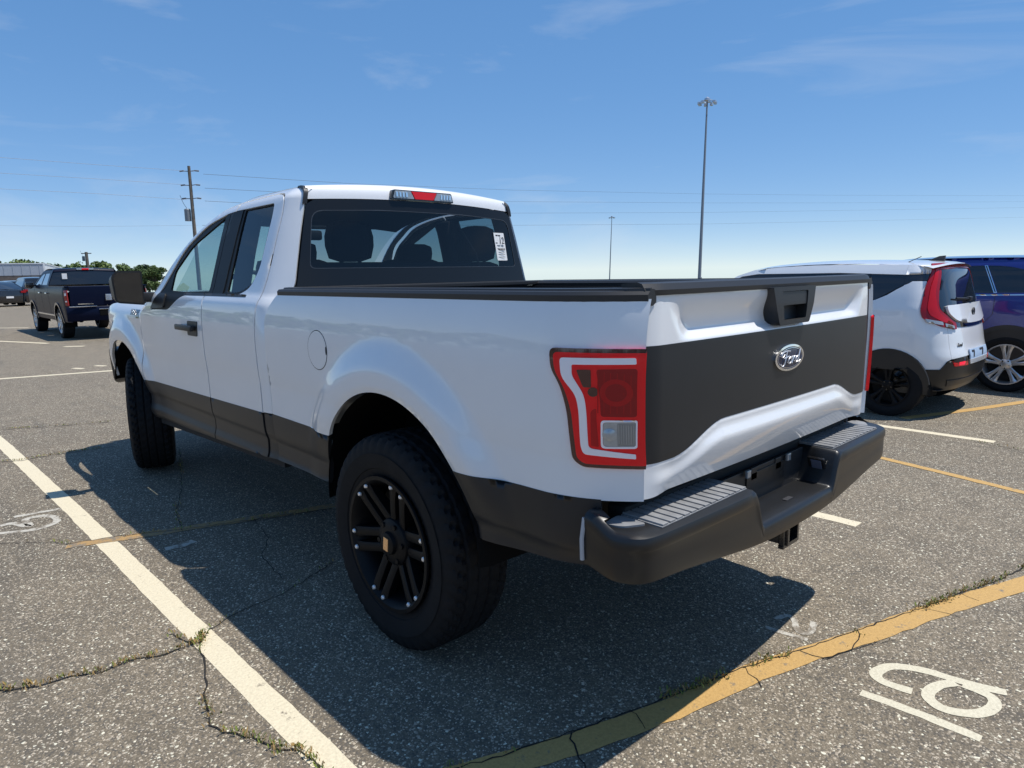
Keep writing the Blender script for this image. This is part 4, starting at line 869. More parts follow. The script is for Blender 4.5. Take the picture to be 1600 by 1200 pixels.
# ------------------------------------------------------------------ other vehicles
def car_wheel(root, loc, rw, hw, rim, rimmat, nsp, side, src=None, style='five', steer=0):
    mw = Matrix.Translation(loc) @ (Matrix.Rotation(math.pi, 4, 'Z') if side > 0 else Matrix.Identity(4)) @ Matrix.Rotation(steer, 4, 'Z')
    if src:
        w = inst(src, 'wheel', root, mw)
        for c in src.children: inst(c, c.name.split('.')[0], w, c.matrix_basis.copy())
        return w
    w = MB().lathe([(hw*.7, rim*.9), (hw*.6, rim*.95), (-hw*.5, rim*.90), (-hw*.86, rim*.97), (-hw*.97, rim*1.0), (-hw*.97, rim*.95), (-hw*.80, rim*.91), (-hw*.2, rim*.88), (hw*.6, rim*.88)], 40).build('wheel', rimmat, root, True, 30)
    w.matrix_basis = mw
    sw = [(.80, rw), (.92, rw-.012), (.985, rw-.04), (1.0, (rw+rim)/2+.01), (.97, rim+.025), (.90, rim+.008), (.86, rim-.006)]
    MB().lathe([(-a*hw, b) for a, b in sw[::-1]]+[(a*hw, rw+.001) for a in (-.5, -.47, -.44, -.05, -.02, .02, .05, .44, .47, .5)]+[(a*hw, b) for a, b in sw], 56).build('tyre', 'rubber', w, True, 30)
    MB().lathe([(hw*.15, rim*.9), (hw*.15, 0)], 30).build('brake_disc', 'under', w)
    MB().lathe([(-hw*.4, rim*.30), (-hw*.78, rim*.27), (-hw*.86, rim*.2), (-hw*.88, 0)], 24).build('wheel_hub', rimmat, w, True, 30)
    sp = None
    for k in range(nsp):
        for s in ((-1, 1) if style == 'double' else (0,)):
            if sp is None:
                V = []; n = 6
                for r, x, wd, th in ((rim*.2, -hw*.80, rim*.085, hw*.3), (rim*.55, -hw*.88, rim*.075, hw*.3), (rim*.80, -hw*.90, rim*.10, hw*.25), (rim*.95, -hw*.93, rim*.16, hw*.2)):
                    if style == 'five': wd *= 1.6
                    V += [(x, -wd*.6, r), (x+.008, -wd, r), (x+th, -wd*.8, r), (x+th, wd*.8, r), (x+.008, wd, r), (x, wd*.6, r)]
                sp = MB().add(V, [(i*6+q, i*6+(q+1) % 6, (i+1)*6+(q+1) % 6, (i+1)*6+q) for i in range(3) for q in range(6)]+[tuple(range(6)), tuple(18+q for q in range(6))]).build('spoke', rimmat, w, True, 40)
                sp.matrix_basis = Matrix.Rotation(k*math.tau/nsp+s*.18, 4, 'X')
            else: inst(sp, 'spoke', w, Matrix.Rotation(k*math.tau/nsp+s*.18, 4, 'X'))
    ln = None
    for k in range(5):
        a = (k+.5)*math.tau/5; p = Matrix.Translation((-hw*.86, rim*.2*math.sin(a), rim*.2*math.cos(a)))
        if ln is None: ln = MB().lathe([(0, rim*.045), (-.012, rim*.04), (-.012, 0)], 8).build('lug_nut', 'chrome' if rimmat != 'rim' else 'gloss', w); ln.matrix_basis = p
        else: inst(ln, 'lug_nut', w, p)
    return w
def four_wheels(root, wb, tr, rw, hw, rim, rimmat, nsp, style):
    w = car_wheel(root, (-tr, 0, rw), rw, hw, rim, rimmat, nsp, -1, style=style)
    car_wheel(root, (tr, 0, rw), rw, hw, rim, rimmat, nsp, 1, w); car_wheel(root, (-tr, wb, rw), rw, hw, rim, rimmat, nsp, -1, w); car_wheel(root, (tr, wb, rw), rw, hw, rim, rimmat, nsp, 1, w)
def lower_outline(belt, zs, y0, y1, arches, zr, zf):
    """side outline of a car body below the belt: belt runs rear -> front"""
    o = list(belt)+[(y1, zf), (y1, zs)]
    for cy, cz, r in arches[::-1]:
        d = math.sqrt(max(.001, r*r-(zs-cz)**2)); a = math.acos(d/r); a = -a if zs < cz else a
        o += [(cy+r*math.cos(t), cz+r*math.sin(t)) for t in [a+(math.pi-2*a)*i/20 for i in range(21)]]
    return o+[(y0, zs), (y0, zr)]
def strip(name, root, P, Wf, m, bow, crown=.03, inset=.0, n=10):
    """band across the car through the profile points P (y,z)"""
    V = []
    for y, z in P:
        w = Wf(y, z)-inset
        for i in range(n+1):
            u = -1+2*i/n; V.append((u*w, y+bow(y)*u*u, z+crown*(1-u*u)))
    return MB().add(V, [(j*(n+1)+i, j*(n+1)+i+1, (j+1)*(n+1)+i+1, (j+1)*(n+1)+i) for j in range(len(P)-1) for i in range(n)]).build(name, m, root, True, 50)
def spline2(P, n=5): return [(v.x, v.y) for v in catmull([Vector((a, b, 0)) for a, b in P], n)]
def arch_liners(root, arches, hw):
    for cy, cz, r in arches:
        for s in (-1, 1):
            n = 20; V = [(s*x, cy+math.cos(a)*rr, cz+math.sin(a)*rr) for (x, rr) in ((hw-.015, r), (hw-.3, r+.02), (hw-.3, .03)) for a in [-.25+(math.pi+.5)*i/n for i in range(n+1)]]
            MB().add(V, [(j*(n+1)+i, j*(n+1)+i+1, (j+1)*(n+1)+i+1, (j+1)*(n+1)+i) for j in range(2) for i in range(n)]).build('wheel_arch_liner', 'dark', root, True, 60)

# ---- white boxy crossover on the right
K = thing('white_crossover_car', 'white boxy crossover with tall red tail lamps and black wheels beside the white pickup', 'car', (6.10, .18, 0))
kw0 = pchip([.25, .5, .8, 1.1, 1.2, 1.4, 1.5, 1.6], [.84, .88, .90, .885, .86, .79, .74, .68])
kyr = pchip([.3, .45, .6, .75, .9, 1.05, 1.3, 1.5, 1.6], [-.50, -.575, -.595, -.56, -.53, -.48, -.405, -.35, -.28])
def KF(o=0):
    def f(u, z):
        s = -1 if u <= 1 else 1; uu = u if u <= 1 else 2-u; uu = min(1, max(0.0005, uu)); th = uu*math.pi/2; p = 2.9
        c = max(1e-6, math.cos(th))**(2/p); q = max(1e-6, math.sin(th))**(2/p)
        return Vector((s*(kw0(z)+o)*c, -.06+(kyr(z)-o+.06)*q, z))
    return f
def kw(y, z): return kw0(z)-(.12*((y-2.7)/.7)**2 if y > 2.7 else 0)
def ksurf(name, par, half, o, m, g=.05, fl=.01, mirror=True, holes=()):
    f = KF(o)
    def go(pl):
        ctr = sum(p[0] for p in pl)/len(pl)
        return surf(name, par, pl, f, m, holes, g=g, flange=fl, out=(-1, -.8, .1) if ctr < .9 else (1, -.8, .1) if ctr > 1.1 else (0, -1, .2))
    r = [go(half)]
    if mirror: r.append(go([(2-a, b) for a, b in half][::-1]))
    return r
def sym(h): return h+[(2-a, b) for a, b in h[::-1]]
# quarters (to u=.5) and hatch
ksurf('rear_quarter', K, [(0.0, .52), (.42, .52), (.50, .60), (.56, .62), (.56, .95), (.30, 1.405), (.075, 1.405), (0, 1.365)], 0, 'white', g=.03)
ht = ksurf('hatch_door', K, sym([(.565, .955), (.565, .62), (.90, .645), (1, .65)][::-1][::-1]), 0, 'white', g=.04, mirror=False)[0]
ksurf('hatch_glass', ht, sym(rnd([(1, 1.545, 0), (.62, 1.540, .02), (.50, 1.27, .05), (.50, 1.14, .05), (.66, .985, .05), (.74, .935, .02), (1, .925, 0)], .02)), .006, 'dglass', g=.05, mirror=False)
for lamp in ksurf('tail_lamp', K, rnd([(.42, 1.545, .02), (.28, 1.36, .05), (.205, 1.12, .04), (.225, 1.04, .03), (.47, .955, .05), (.70, .915, .02), (.71, .985, .02), (.48, 1.13, .06), (.505, 1.28, .05), (.60, 1.545, .02)], .03), .014, 'redd', g=.03, fl=.02):
    pass
ksurf('lamp_core', K, rnd([(.47, 1.53, .02), (.36, 1.34, .05), (.30, 1.14, .04), (.33, 1.07, .03), (.50, 1.00, .05), (.66, .965, .02), (.66, .985, .02), (.46, 1.10, .06), (.44, 1.28, .05), (.53, 1.53, .02)], .03), .020, 'redm', g=.03, fl=.006)
ksurf('lamp_clear_lens', K, rnd([(.26, 1.035, .01), (.50, 1.0, .01), (.50, .965, .01), (.28, 1.0, .01)], .01), .022, 'clear', g=.03, fl=.006)
ksurf('lamp_clear_lens', K, rnd([(.53, .985, .01), (.66, .955, .01), (.66, .928, .01), (.53, .950, .01)], .01), .022, 'clear', g=.03, fl=.006)
ksurf('roof_spoiler', K, sym(rnd([(.40, 1.54, .01), (.43, 1.580, .01), (1, 1.592, 0), (1, 1.540, 0), (.60, 1.525, .01)], .01)[:1]+[(.43, 1.582), (1, 1.590)])[:3]+[(1.57, 1.582), (1.60, 1.54), (1.42, 1.522), (1, 1.535), (.58, 1.522)], .016, 'redd', g=.05, mirror=False)
tr = ksurf('hatch_tray', ht, sym(rnd([(1, 1.165, 0), (.60, 1.160, .03), (.62, 1.08, .03), (.72, 1.005, .05), (.92, .968, .05), (1, .965, 0)], .03)), .030, 'white', g=.04, fl=.03, mirror=False)[0]
pe = Vector(KF(.034)(1, 1.065))
mb = MB(); mb.tube([pe+Vector((.042*math.cos(k*math.tau/24), 0, .046*math.sin(k*math.tau/24))) for k in range(25)], .007, 6).tube([pe+Vector((.02*math.cos(a), 0, .026*math.sin(a))) for a in [2.2+3.2*i/8 for i in range(9)]], .007, 6); mb.build('emblem', 'ink', tr, True, 60)
pw_ = Vector(KF(.03)(1, 1.205)); MB().box(tuple(pw_), (.10, .05, .05), .015).tube([pw_, pw_+Vector((-.22, -.01, .012)), pw_+Vector((-.42, .02, .02))], .010, 6).build('rear_wiper', 'plastic', ht)
kb = ksurf('rear_bumper', K, sym([(.0, .31), (.0, .515), (.42, .515), (.50, .595), (.80, .640), (.82, .60), (.86, .545), (1, .54)])[:8]+[(1.14, .545), (1.18, .60), (1.20, .64), (1.50, .595), (1.58, .515), (2, .515), (2, .31), (1.6, .285), (1, .275), (.4, .285)], .012, 'bumper', g=.04, fl=.03, mirror=False)[0]
ksurf('bumper_shelf', kb, [(.86, .55), (1.14, .55), (1.16, .60), (.84, .60)], .02, 'white', g=.05, mirror=False)
ksurf('bumper_reflector', kb, rnd([(.58, .582, .01), (.80, .590, .01), (.82, .545, .01), (.60, .545, .01)], .01), .018, 'red', g=.05)
ksurf('lower_valance', kb, [(.55, .40), (1.45, .40), (1.40, .33), (.60, .33)], .02, 'plastic', g=.05, mirror=False)
pl = ksurf('license_plate', ht, [(.855, .70), (1.145, .70), (1.145, .60), (.855, .60)], .016, mat('plate_blue', (.42, .55, .72), .4), g=.05, mirror=False)[0]
for k in range(2):
    u = .89+.11*k; ksurf('plate_digit', pl, [(u, .688), (u+.045, .688), (u+.045, .668), (u+.030, .615), (u+.014, .615), (u+.026, .668), (u, .668)], .019, 'ink', g=.05, fl=.001, mirror=False)
bg_ = Vector(KF(.004)(.72, .755)); 
me = text_mesh('Soul', .055, .002); me.materials.append(M['ink']); o = bpy.data.objects.new('hatch_badge', me); link(o, ht)
tn = (Vector(KF(.006)(.76, .755))-Vector(KF(.006)(.68, .755))).normalized(); nn = Vector((tn.y, -tn.x, 0))
o.matrix_basis = Matrix.Translation(Vector(KF(.006)(.73, .755))) @ Matrix((tn, Vector((0, 0, 1)), nn)).transposed().to_4x4()
# fuel cap disc on the left quarter
fo2 = [(0.09+.034*math.cos(a*math.tau/20), .925+.075*math.sin(a*math.tau/20)) for a in range(20)]
surf('fuel_door', K, [(.17+.082*math.cos(a*math.tau/20), .99+.075*math.sin(a*math.tau/20)) for a in range(20)], lambda y, z: (-(kw(y, z)+.003), y, z), 'white', g=.05, flange=.006, out=(-1, 0, 0))
# sides forward of the rear wrap
ka = [(0, .33, .375), (2.6, .33, .375)]
kbelt = spline2([(-.06, 1.365), (.18, 1.215), (.6, 1.13), (1.4, 1.10), (2.2, 1.06)], 3)+[(2.3, 1.05), (3.0, 1.0), (3.38, .86)]
kside = both('body_side', K, lower_outline([(-.072, 1.365)]+kbelt[1:], .50, -.072, 3.42, ka, 1.36, .84), kw, 'white', g=.04)
ksill = lower_outline([(-.06, .496), (3.42, .496)], .26, -.06, 3.42, ka, .496, .49)
ck = both('sill_cladding', K, ksill, kw, 'plastic', off=.006, g=.05)
for s, k in ((-1, 0), (1, 1)):
    for cy, cz, r in ka: surf('arch_trim', K, arc(cy, cz, r+.012, .1, math.pi-.1, 20)+arc(cy, cz, r-.004, math.pi-.1, .1, 20), lambda y, z, s=s: (s*(kw(y, z)+.010), y, z), 'plastic', g=.04, flange=.03, out=(s, 0, 0))
kroofl = spline2([(-.36, 1.545), (-.2, 1.575), (.4, 1.60), (.9, 1.60), (1.3, 1.58), (1.60, 1.55), (1.80, 1.48), (2.1, 1.30), (2.4, 1.06)], 4)
def kwg(y, z): return kw0(z)
win = [(-.06, 1.37), (.18, 1.22), (.6, 1.135), (1.4, 1.105), (2.2, 1.065), (2.0, 1.32), (1.75, 1.455), (1.55, 1.485), (.6, 1.492), (-.06, 1.47)]
both('side_glass', K, win, kwg, 'dglass', off=-.004, g=.06)
ksurf('quarter_glass', K, [(0, 1.37), (.075, 1.41), (.34, 1.41), (.38, 1.478), (0, 1.47)], .001, 'dglass')
both('pillar', K, [(.33, 1.19), (.40, 1.175), (.37, 1.485), (.28, 1.483)], kwg, 'gloss', off=.002, g=.06)
kr = [p for p in kroofl if p[0] <= 1.62]
strip('roof', K, [(y, z-.012) for y, z in kr], lambda y, z: kw0(z)-.004, 'white', lambda y: .07*sstep(0, -.3, y), .045)
strip('windscreen', K, [p for p in kroofl if p[0] >= 1.58], lambda y, z: .73+.06*sstep(1.7, 2.4, y), 'dglass', lambda y: -.14, .03)
both('roof_rail_side', K, [(-.06, 1.472), (.6, 1.495), (1.55, 1.488), (1.75, 1.46), (2.0, 1.325), (2.25, 1.12), (2.3, 1.12), (2.1, 1.30), (1.80, 1.470), (1.60, 1.537), (1.3, 1.564), (.9, 1.58), (.4, 1.58), (-.06, 1.572)], lambda y, z: kw0(z), 'white', off=.003, g=.04)
ksurf('roof_corner', K, [(0, 1.472), (.36, 1.48), (.42, 1.54), (.44, 1.568), (0, 1.572)], .006, 'white')
strip('hood', K, [(2.3, 1.05), (2.7, 1.03), (3.1, .98), (3.38, .88)], lambda y, z: .82-.05*((y-2.3)/1.1)**2, 'white', lambda y: -.1, .05)
strip('front_bumper', K, [(3.36, .88), (3.46, .7), (3.46, .4), (3.40, .25)], lambda y, z: .86, 'white', lambda y: -.25, 0)
strip('underbody', K, [(-.45, .30), (3.3, .28)], lambda y, z: .75, 'under', lambda y: 0, 0)
arch_liners(K, ka, .88)
four_wheels(K, 2.6, .785, .325, .105, .215, 'rim', 5, 'double')
pf = Vector((0, -.20, 1.60)); MB().prism([(0, 0), (.19, .0), (.05, .060), (-.005, .065)], lambda u, v, h: (h, pf.y+u, pf.z+v), -.018, .018).build('shark_fin_antenna', 'ink', K)
MB().tube([(-.45, .06, 1.58), (-.45, -.1, 1.655)], .004, 6).build('rod_antenna', 'ink', K)

# ---- blue SUV at the right edge
B_ = thing('blue_suv', 'deep blue sport utility vehicle with silver spoked wheels, cut off by the right frame edge', 'car', (8.52, -.376, 0))
bprof = pchip([.25, .45, .7, .95, 1.1, 1.2, 1.4, 1.55, 1.66], [.86, .90, .915, .92, .905, .875, .80, .745, .66])
def bw(y, z): return bprof(z)-(.13*((-.55-y)/.5)**2 if y < -.55 else 0)-(.16*((y-3.2)/.7)**2 if y > 3.2 else 0)
ba = [(0, .345, .435), (2.86, .345, .42)]
both('body_side', B_, lower_outline([(-1.02, 1.19), (-.3, 1.20), (1.0, 1.185), (2.2, 1.12), (2.6, 1.08), (3.3, 1.02), (3.7, .9)], .36, -1.05, 3.82, ba, 1.15, .85), bw, 'bluep', g=.04)
both('sill_cladding', B_, lower_outline([(-1.03, .356), (3.8, .356)], .24, -1.03, 3.8, ba, .35, .35), bw, 'plastic', off=-.01, g=.08)
for s in (-1, 1):
    for cy, cz, r in ba: surf('arch_trim', B_, arc(cy, cz, r+.05, .0, math.pi, 24)+arc(cy, cz, r-.004, math.pi, .0, 24), lambda y, z, s=s: (s*(bw(y, z)+.012), y, z), 'plastic', g=.04, flange=.03, out=(s, 0, 0))
    surf('door_gap', B_, [(.175, 1.19), (.181, 1.19), (.181, .96), (.30, .80), (.294, .80), (.175, .96)], lambda y, z, s=s: (s*(bw(y, z)+.001), y, z), 'ink', g=.04, flange=.001, out=(s, 0, 0))
    surf('door_gap', B_, [(1.10, 1.19), (1.106, 1.19), (1.106, .40), (1.10, .40)], lambda y, z, s=s: (s*(bw(y, z)+.001), y, z), 'ink', g=.04, flange=.001, out=(s, 0, 0))
    surf('belt_trim', B_, [(-.75, 1.202), (2.1, 1.14), (2.1, 1.155), (-.75, 1.216)], lambda y, z, s=s: (s*(bw(y, z)+.006), y, z), 'chrome', g=.06, flange=.006, out=(s, 0, 0))
    surf('shoulder_crease', B_, rnd([(.22, .90, .02), (1.0, .92, .02), (2.2, .90, .02), (2.2, .905, .02), (1.0, .926, .02), (.22, .906, .02)], .01), lambda y, z, s=s: (s*(bw(y, z)+.004), y, z), 'bluep', g=.06, flange=.004, out=(s, 0, 0))
broof = spline2([(-1.0, 1.21), (-.80, 1.40), (-.62, 1.555), (-.3, 1.625), (.3, 1.645), (1.0, 1.64), (1.5, 1.60), (1.85, 1.48), (2.25, 1.13)], 4)
bw1 = rnd([(.20, 1.212, .01), (1.02, 1.198, .02), (.95, 1.53, .03), (.35, 1.548, .02)], .02)
bw2 = rnd([(.16, 1.215, .01), (.31, 1.548, .02), (.08, 1.535, .1), (-.15, 1.47, .1), (-.42, 1.34, .08), (-.62, 1.225, .03)], .02)
bw3 = rnd([(1.10, 1.196, .02), (2.05, 1.155, .03), (1.72, 1.44, .05), (1.45, 1.525, .05), (1.05, 1.532, .02)], .02)
gb = both('greenhouse', B_, [(-1.0, 1.195), (-.3, 1.205), (1.0, 1.19), (2.2, 1.125)]+broof[::-1][1:-1], bw, 'bluep', [bw1, bw2, bw3], off=-.004, g=.05)
for s, k in ((-1, 0), (1, 1)):
    for q in (bw1, bw2, bw3): surf('side_glass', gb[k], q, lambda y, z, s=s: (s*(bw(y, z)-.010), y, z), 'dglass', g=.06, flange=0, out=(s, 0, 0))
    surf('pillar_trim', gb[k], [(.165, 1.215), (.198, 1.213), (.345, 1.548), (.315, 1.55)], lambda y, z, s=s: (s*(bw(y, z)+.002), y, z), 'chrome', [[(.177, 1.222), (.19, 1.222), (.335, 1.542), (.322, 1.543)]], g=.06, flange=.006, out=(s, 0, 0))
    surf('pillar_trim', gb[k], [(.177, 1.222), (.19, 1.222), (.335, 1.542), (.322, 1.543)], lambda y, z, s=s: (s*(bw(y, z)-.001), y, z), 'gloss', g=.06, flange=.006, out=(s, 0, 0))
    surf('tail_lamp', B_, rnd([(-.80, 1.18, .02), (-1.04, 1.18, .02), (-1.06, .95, .02), (-.85, 1.0, .03)], .02), lambda y, z, s=s: (s*(bw(y, z)+.006), y, z), 'redd', g=.05, flange=.02, out=(s, 0, 0))
strip('roof', B_, [p for p in broof if -.66 <= p[0] <= 1.55], lambda y, z: .70 if z > 1.6 else bw(y, z), 'bluep', lambda y: .05*sstep(-.3, -.6, y), .035)
strip('tailgate_glass', B_, [p for p in broof if p[0] <= -.6], bw, 'dglass', lambda y: .10, .03)
strip('tailgate', B_, [(-.99, 1.22), (-1.05, 1.1), (-1.07, .8)], lambda y, z: bw(y, z)-.0, 'bluep', lambda y: .10, .0)
strip('rear_bumper', B_, [(-1.07, .8), (-1.14, .72), (-1.15, .45), (-1.08, .28)], lambda y, z: bprof(z)-.13, 'plastic', lambda y: .15, 0)
strip('windscreen', B_, [p for p in broof if p[0] >= 1.5], lambda y, z: bw(y, z)-.01, 'dglass', lambda y: -.16, .03)
strip('hood', B_, [(2.2, 1.125), (2.6, 1.10), (3.2, 1.05), (3.65, .96)], lambda y, z: bw(y, z)-.02, 'bluep', lambda y: -.12, .05)
strip('front_bumper', B_, [(3.65, .96), (3.84, .8), (3.86, .5), (3.76, .26)], lambda y, z: bw(3.6, z), 'bluep', lambda y: -.2, 0)
strip('underbody', B_, [(-1.0, .30), (3.7, .28)], lambda y, z: .75, 'under', lambda y: 0, 0)
arch_liners(B_, ba, .90)
four_wheels(B_, 2.86, .80, .345, .115, .250, 'silver', 5, 'double')
for s in (-1, 1): MB().box((s*.98, 1.95, 1.20), (.2, .1, .14), .04).build('door_mirror', 'bluep', B_, True, 60)

# ---- dark navy pickup, mid distance
Q = thing('navy_pickup_truck', 'dark navy crew-cab pickup with chrome bumper step, parked beyond the white truck mirror', 'pickup truck', (2.06, 18.75, 0), R(0))
qprof = pchip([.4, .6, .9, 1.15, 1.3, 1.38, 1.6, 1.75, 1.82], [.90, .93, .95, .96, .945, .92, .83, .76, .70])
def qw(y, z): return qprof(z)-(.07*((-.8-y)/.3)**2 if y < -.8 else 0)-(.15*((y-3.9)/.7)**2 if y > 3.9 else 0)
qa = [(0, .42, .46), (3.55, .42, .46)]
qs = both('body_side', Q, lower_outline([(-1.08, 1.33), (.93, 1.33), (1.0, 1.35), (2.9, 1.34), (3.3, 1.27), (4.2, 1.22), (4.45, 1.05)], .45, -1.08, 4.5, qa, 1.30, .9), qw, 'navy', g=.05)
for k in (0, 1):
    s = (-1, 1)[k]
    for cy, cz, r in qa: surf('arch_trim', Q, arc(cy, cz, r+.05, .0, math.pi, 20)+arc(cy, cz, r-.004, math.pi, .0, 20), lambda y, z, s=s: (s*(qw(y, z)+.02), y, z), 'blackp', g=.06, flange=.03, out=(s, 0, 0))
    for y_ in (.97, 1.95, 2.95): surf('door_gap', qs[k], [(y_, 1.32), (y_+.012, 1.32), (y_+.012, .5), (y_, .5)], lambda y, z, s=s: (s*(qw(y, z)+.002), y, z), 'ink', g=.1, flange=.001, out=(s, 0, 0))
    surf('lower_trim', qs[k], [(.5, .56), (3.05, .56), (3.05, .60), (.5, .60)], lambda y, z, s=s: (s*(qw(y, z)+.006), y, z), 'chrome', g=.1, flange=.006, out=(s, 0, 0))
    for y_ in (1.12, 2.08): MB().box((s*.985, y_, 1.16), (.03, .18, .035), .01).build('door_handle', 'chrome', qs[k])
    tl = surf('tail_lamp', Q, rnd([(-.94, 1.25, .02), (-1.085, 1.26, .02), (-1.085, .86, .02), (-.97, .86, .03)], .02), lambda y, z, s=s: (s*(qw(y, z)+.008), y, z), 'redd', g=.05, flange=.02, out=(s, 0, 0))
    surf('lamp_lens', tl, [(-.985, 1.18), (-1.06, 1.18), (-1.06, 1.12), (-.985, 1.12)], lambda y, z, s=s: (s*(qw(y, z)+.011), y, z), 'guide', g=.05, flange=.002, out=(s, 0, 0))
    surf('lamp_lens', tl, [(-.985, .99), (-1.06, .99), (-1.06, .96), (-.985, .96)], lambda y, z, s=s: (s*(qw(y, z)+.011), y, z), 'guide', g=.05, flange=.002, out=(s, 0, 0))
    MB().box((s*1.06, 2.95, 1.37), (.20, .10, .17), .03).box((s*.95, 2.97, 1.36), (.12, .05, .05), .01).build('door_mirror', 'gloss', Q, True, 50)
    MB().tube([(s*.66, -1.10, .50), (s*.66, -.8, .50)], .055, 12, cap=False).build('exhaust_tip', 'chrome', Q, True)
    MB().tube([(s*.66, -1.08, .50), (s*.66, -1.06, .50)], .048, 12).build('exhaust_bore', 'dark', Q)
qg1 = rnd([(1.22, 1.38, .02), (1.95, 1.375, .02), (1.93, 1.68, .03), (1.36, 1.69, .05)], .02); qg2 = rnd([(2.03, 1.375, .02), (2.88, 1.37, .03), (2.50, 1.60, .05), (2.30, 1.665, .05), (2.01, 1.68, .02)], .02)
qr = spline2([(1.0, 1.34), (1.06, 1.55), (1.12, 1.76), (1.25, 1.795), (1.8, 1.81), (2.3, 1.77), (2.6, 1.65), (3.1, 1.34)], 4)
gq = both('cab_side', Q, [(1.0, 1.342), (3.08, 1.342)]+qr[::-1][1:-1], qw, 'navy', [qg1, qg2], off=-.003, g=.06)
for k in (0, 1):
    s = (-1, 1)[k]
    for q in (qg1, qg2): surf('side_glass', gq[k], q, lambda y, z, s=s: (s*(qw(y, z)-.008), y, z), mat('reflective_glass', (.05, .065, .085), .03, coat=1), g=.1, flange=0, out=(s, 0, 0))
tq = strip('tailgate', Q, [(-1.06, 1.345), (-1.085, 1.33), (-1.10, 1.1), (-1.085, .86)], lambda y, z: .845, 'navy', lambda y: .03, 0)
MB().box((-.52, -1.095, .905), (.34, .012, .022)).build('tailgate_badge', 'chrome', tq)
MB().box((0, -1.125, 1.06), (.14, .01, .16), .004).build('emblem', 'chrome', tq)
strip('bed_cover', Q, [(-1.05, 1.335), (.95, 1.335)], lambda y, z: .86, 'plastic', lambda y: 0, 0)
for s in (-1, 1): MB().box((s*.89, -.05, 1.34), (.10, 2.0, .03), .008).build('bed_rail_cap', 'navy', Q)
bq = strip('rear_bumper', Q, [(-1.06, .845), (-1.16, .84), (-1.19, .80), (-1.19, .60), (-1.14, .48)], lambda y, z: .95, 'navy', lambda y: .09, 0)
for s in (-1, 1): MB().box((s*.60, -1.17, .845), (.60, .05, .022), .005).build('bumper_step', 'chrome', bq)
MB().box((0, -1.18, .77), (.52, .05, .022), .005).build('bumper_step', 'chrome', bq)
MB().box((0, -1.185, .68), (.50, .02, .16), .01).build('plate_recess', 'dark', bq)
rq = strip('rear_window', Q, [p for p in qr if p[0] <= 1.122][1:], lambda y, z: qw(y, z)-.03, 'dglass', lambda y: .05, 0)
MB().box((-.52, 1.045, 1.60), (.12, .01, .15), .004).build('window_tag', 'card', rq)
strip('roof', Q, [p for p in qr if 1.1 <= p[0] <= 2.35], lambda y, z: .74 if z > 1.77 else qw(y, z)-.005, 'navy', lambda y: .03*sstep(1.4, 1.1, y), .03)
hq = MB().box((0, 1.115, 1.79), (.42, .05, .05), .012).build('high_brake_lamp', 'clear', Q); MB().box((0, 1.095, 1.79), (.17, .03, .046), .008).build('brake_lens', 'red', hq)
strip('windscreen', Q, [p for p in qr if p[0] >= 2.3], lambda y, z: qw(y, z)-.01, 'dglass', lambda y: -.16, .03)
strip('hood', Q, [(3.05, 1.345), (3.4, 1.31), (4.2, 1.26), (4.5, 1.1)], lambda y, z: qw(y, z)-.02, 'navy', lambda y: -.12, .05)
strip('front_bumper', Q, [(4.5, 1.1), (4.62, .85), (4.62, .6), (4.5, .45)], lambda y, z: .86, 'chrome', lambda y: -.15, 0)
strip('underbody', Q, [(-1.0, .58), (4.4, .58)], lambda y, z: .70, 'under', lambda y: 0, 0)
arch_liners(Q, qa, .93)
four_wheels(Q, 3.55, .80, .395, .135, .27, 'silver', 6, 'five')

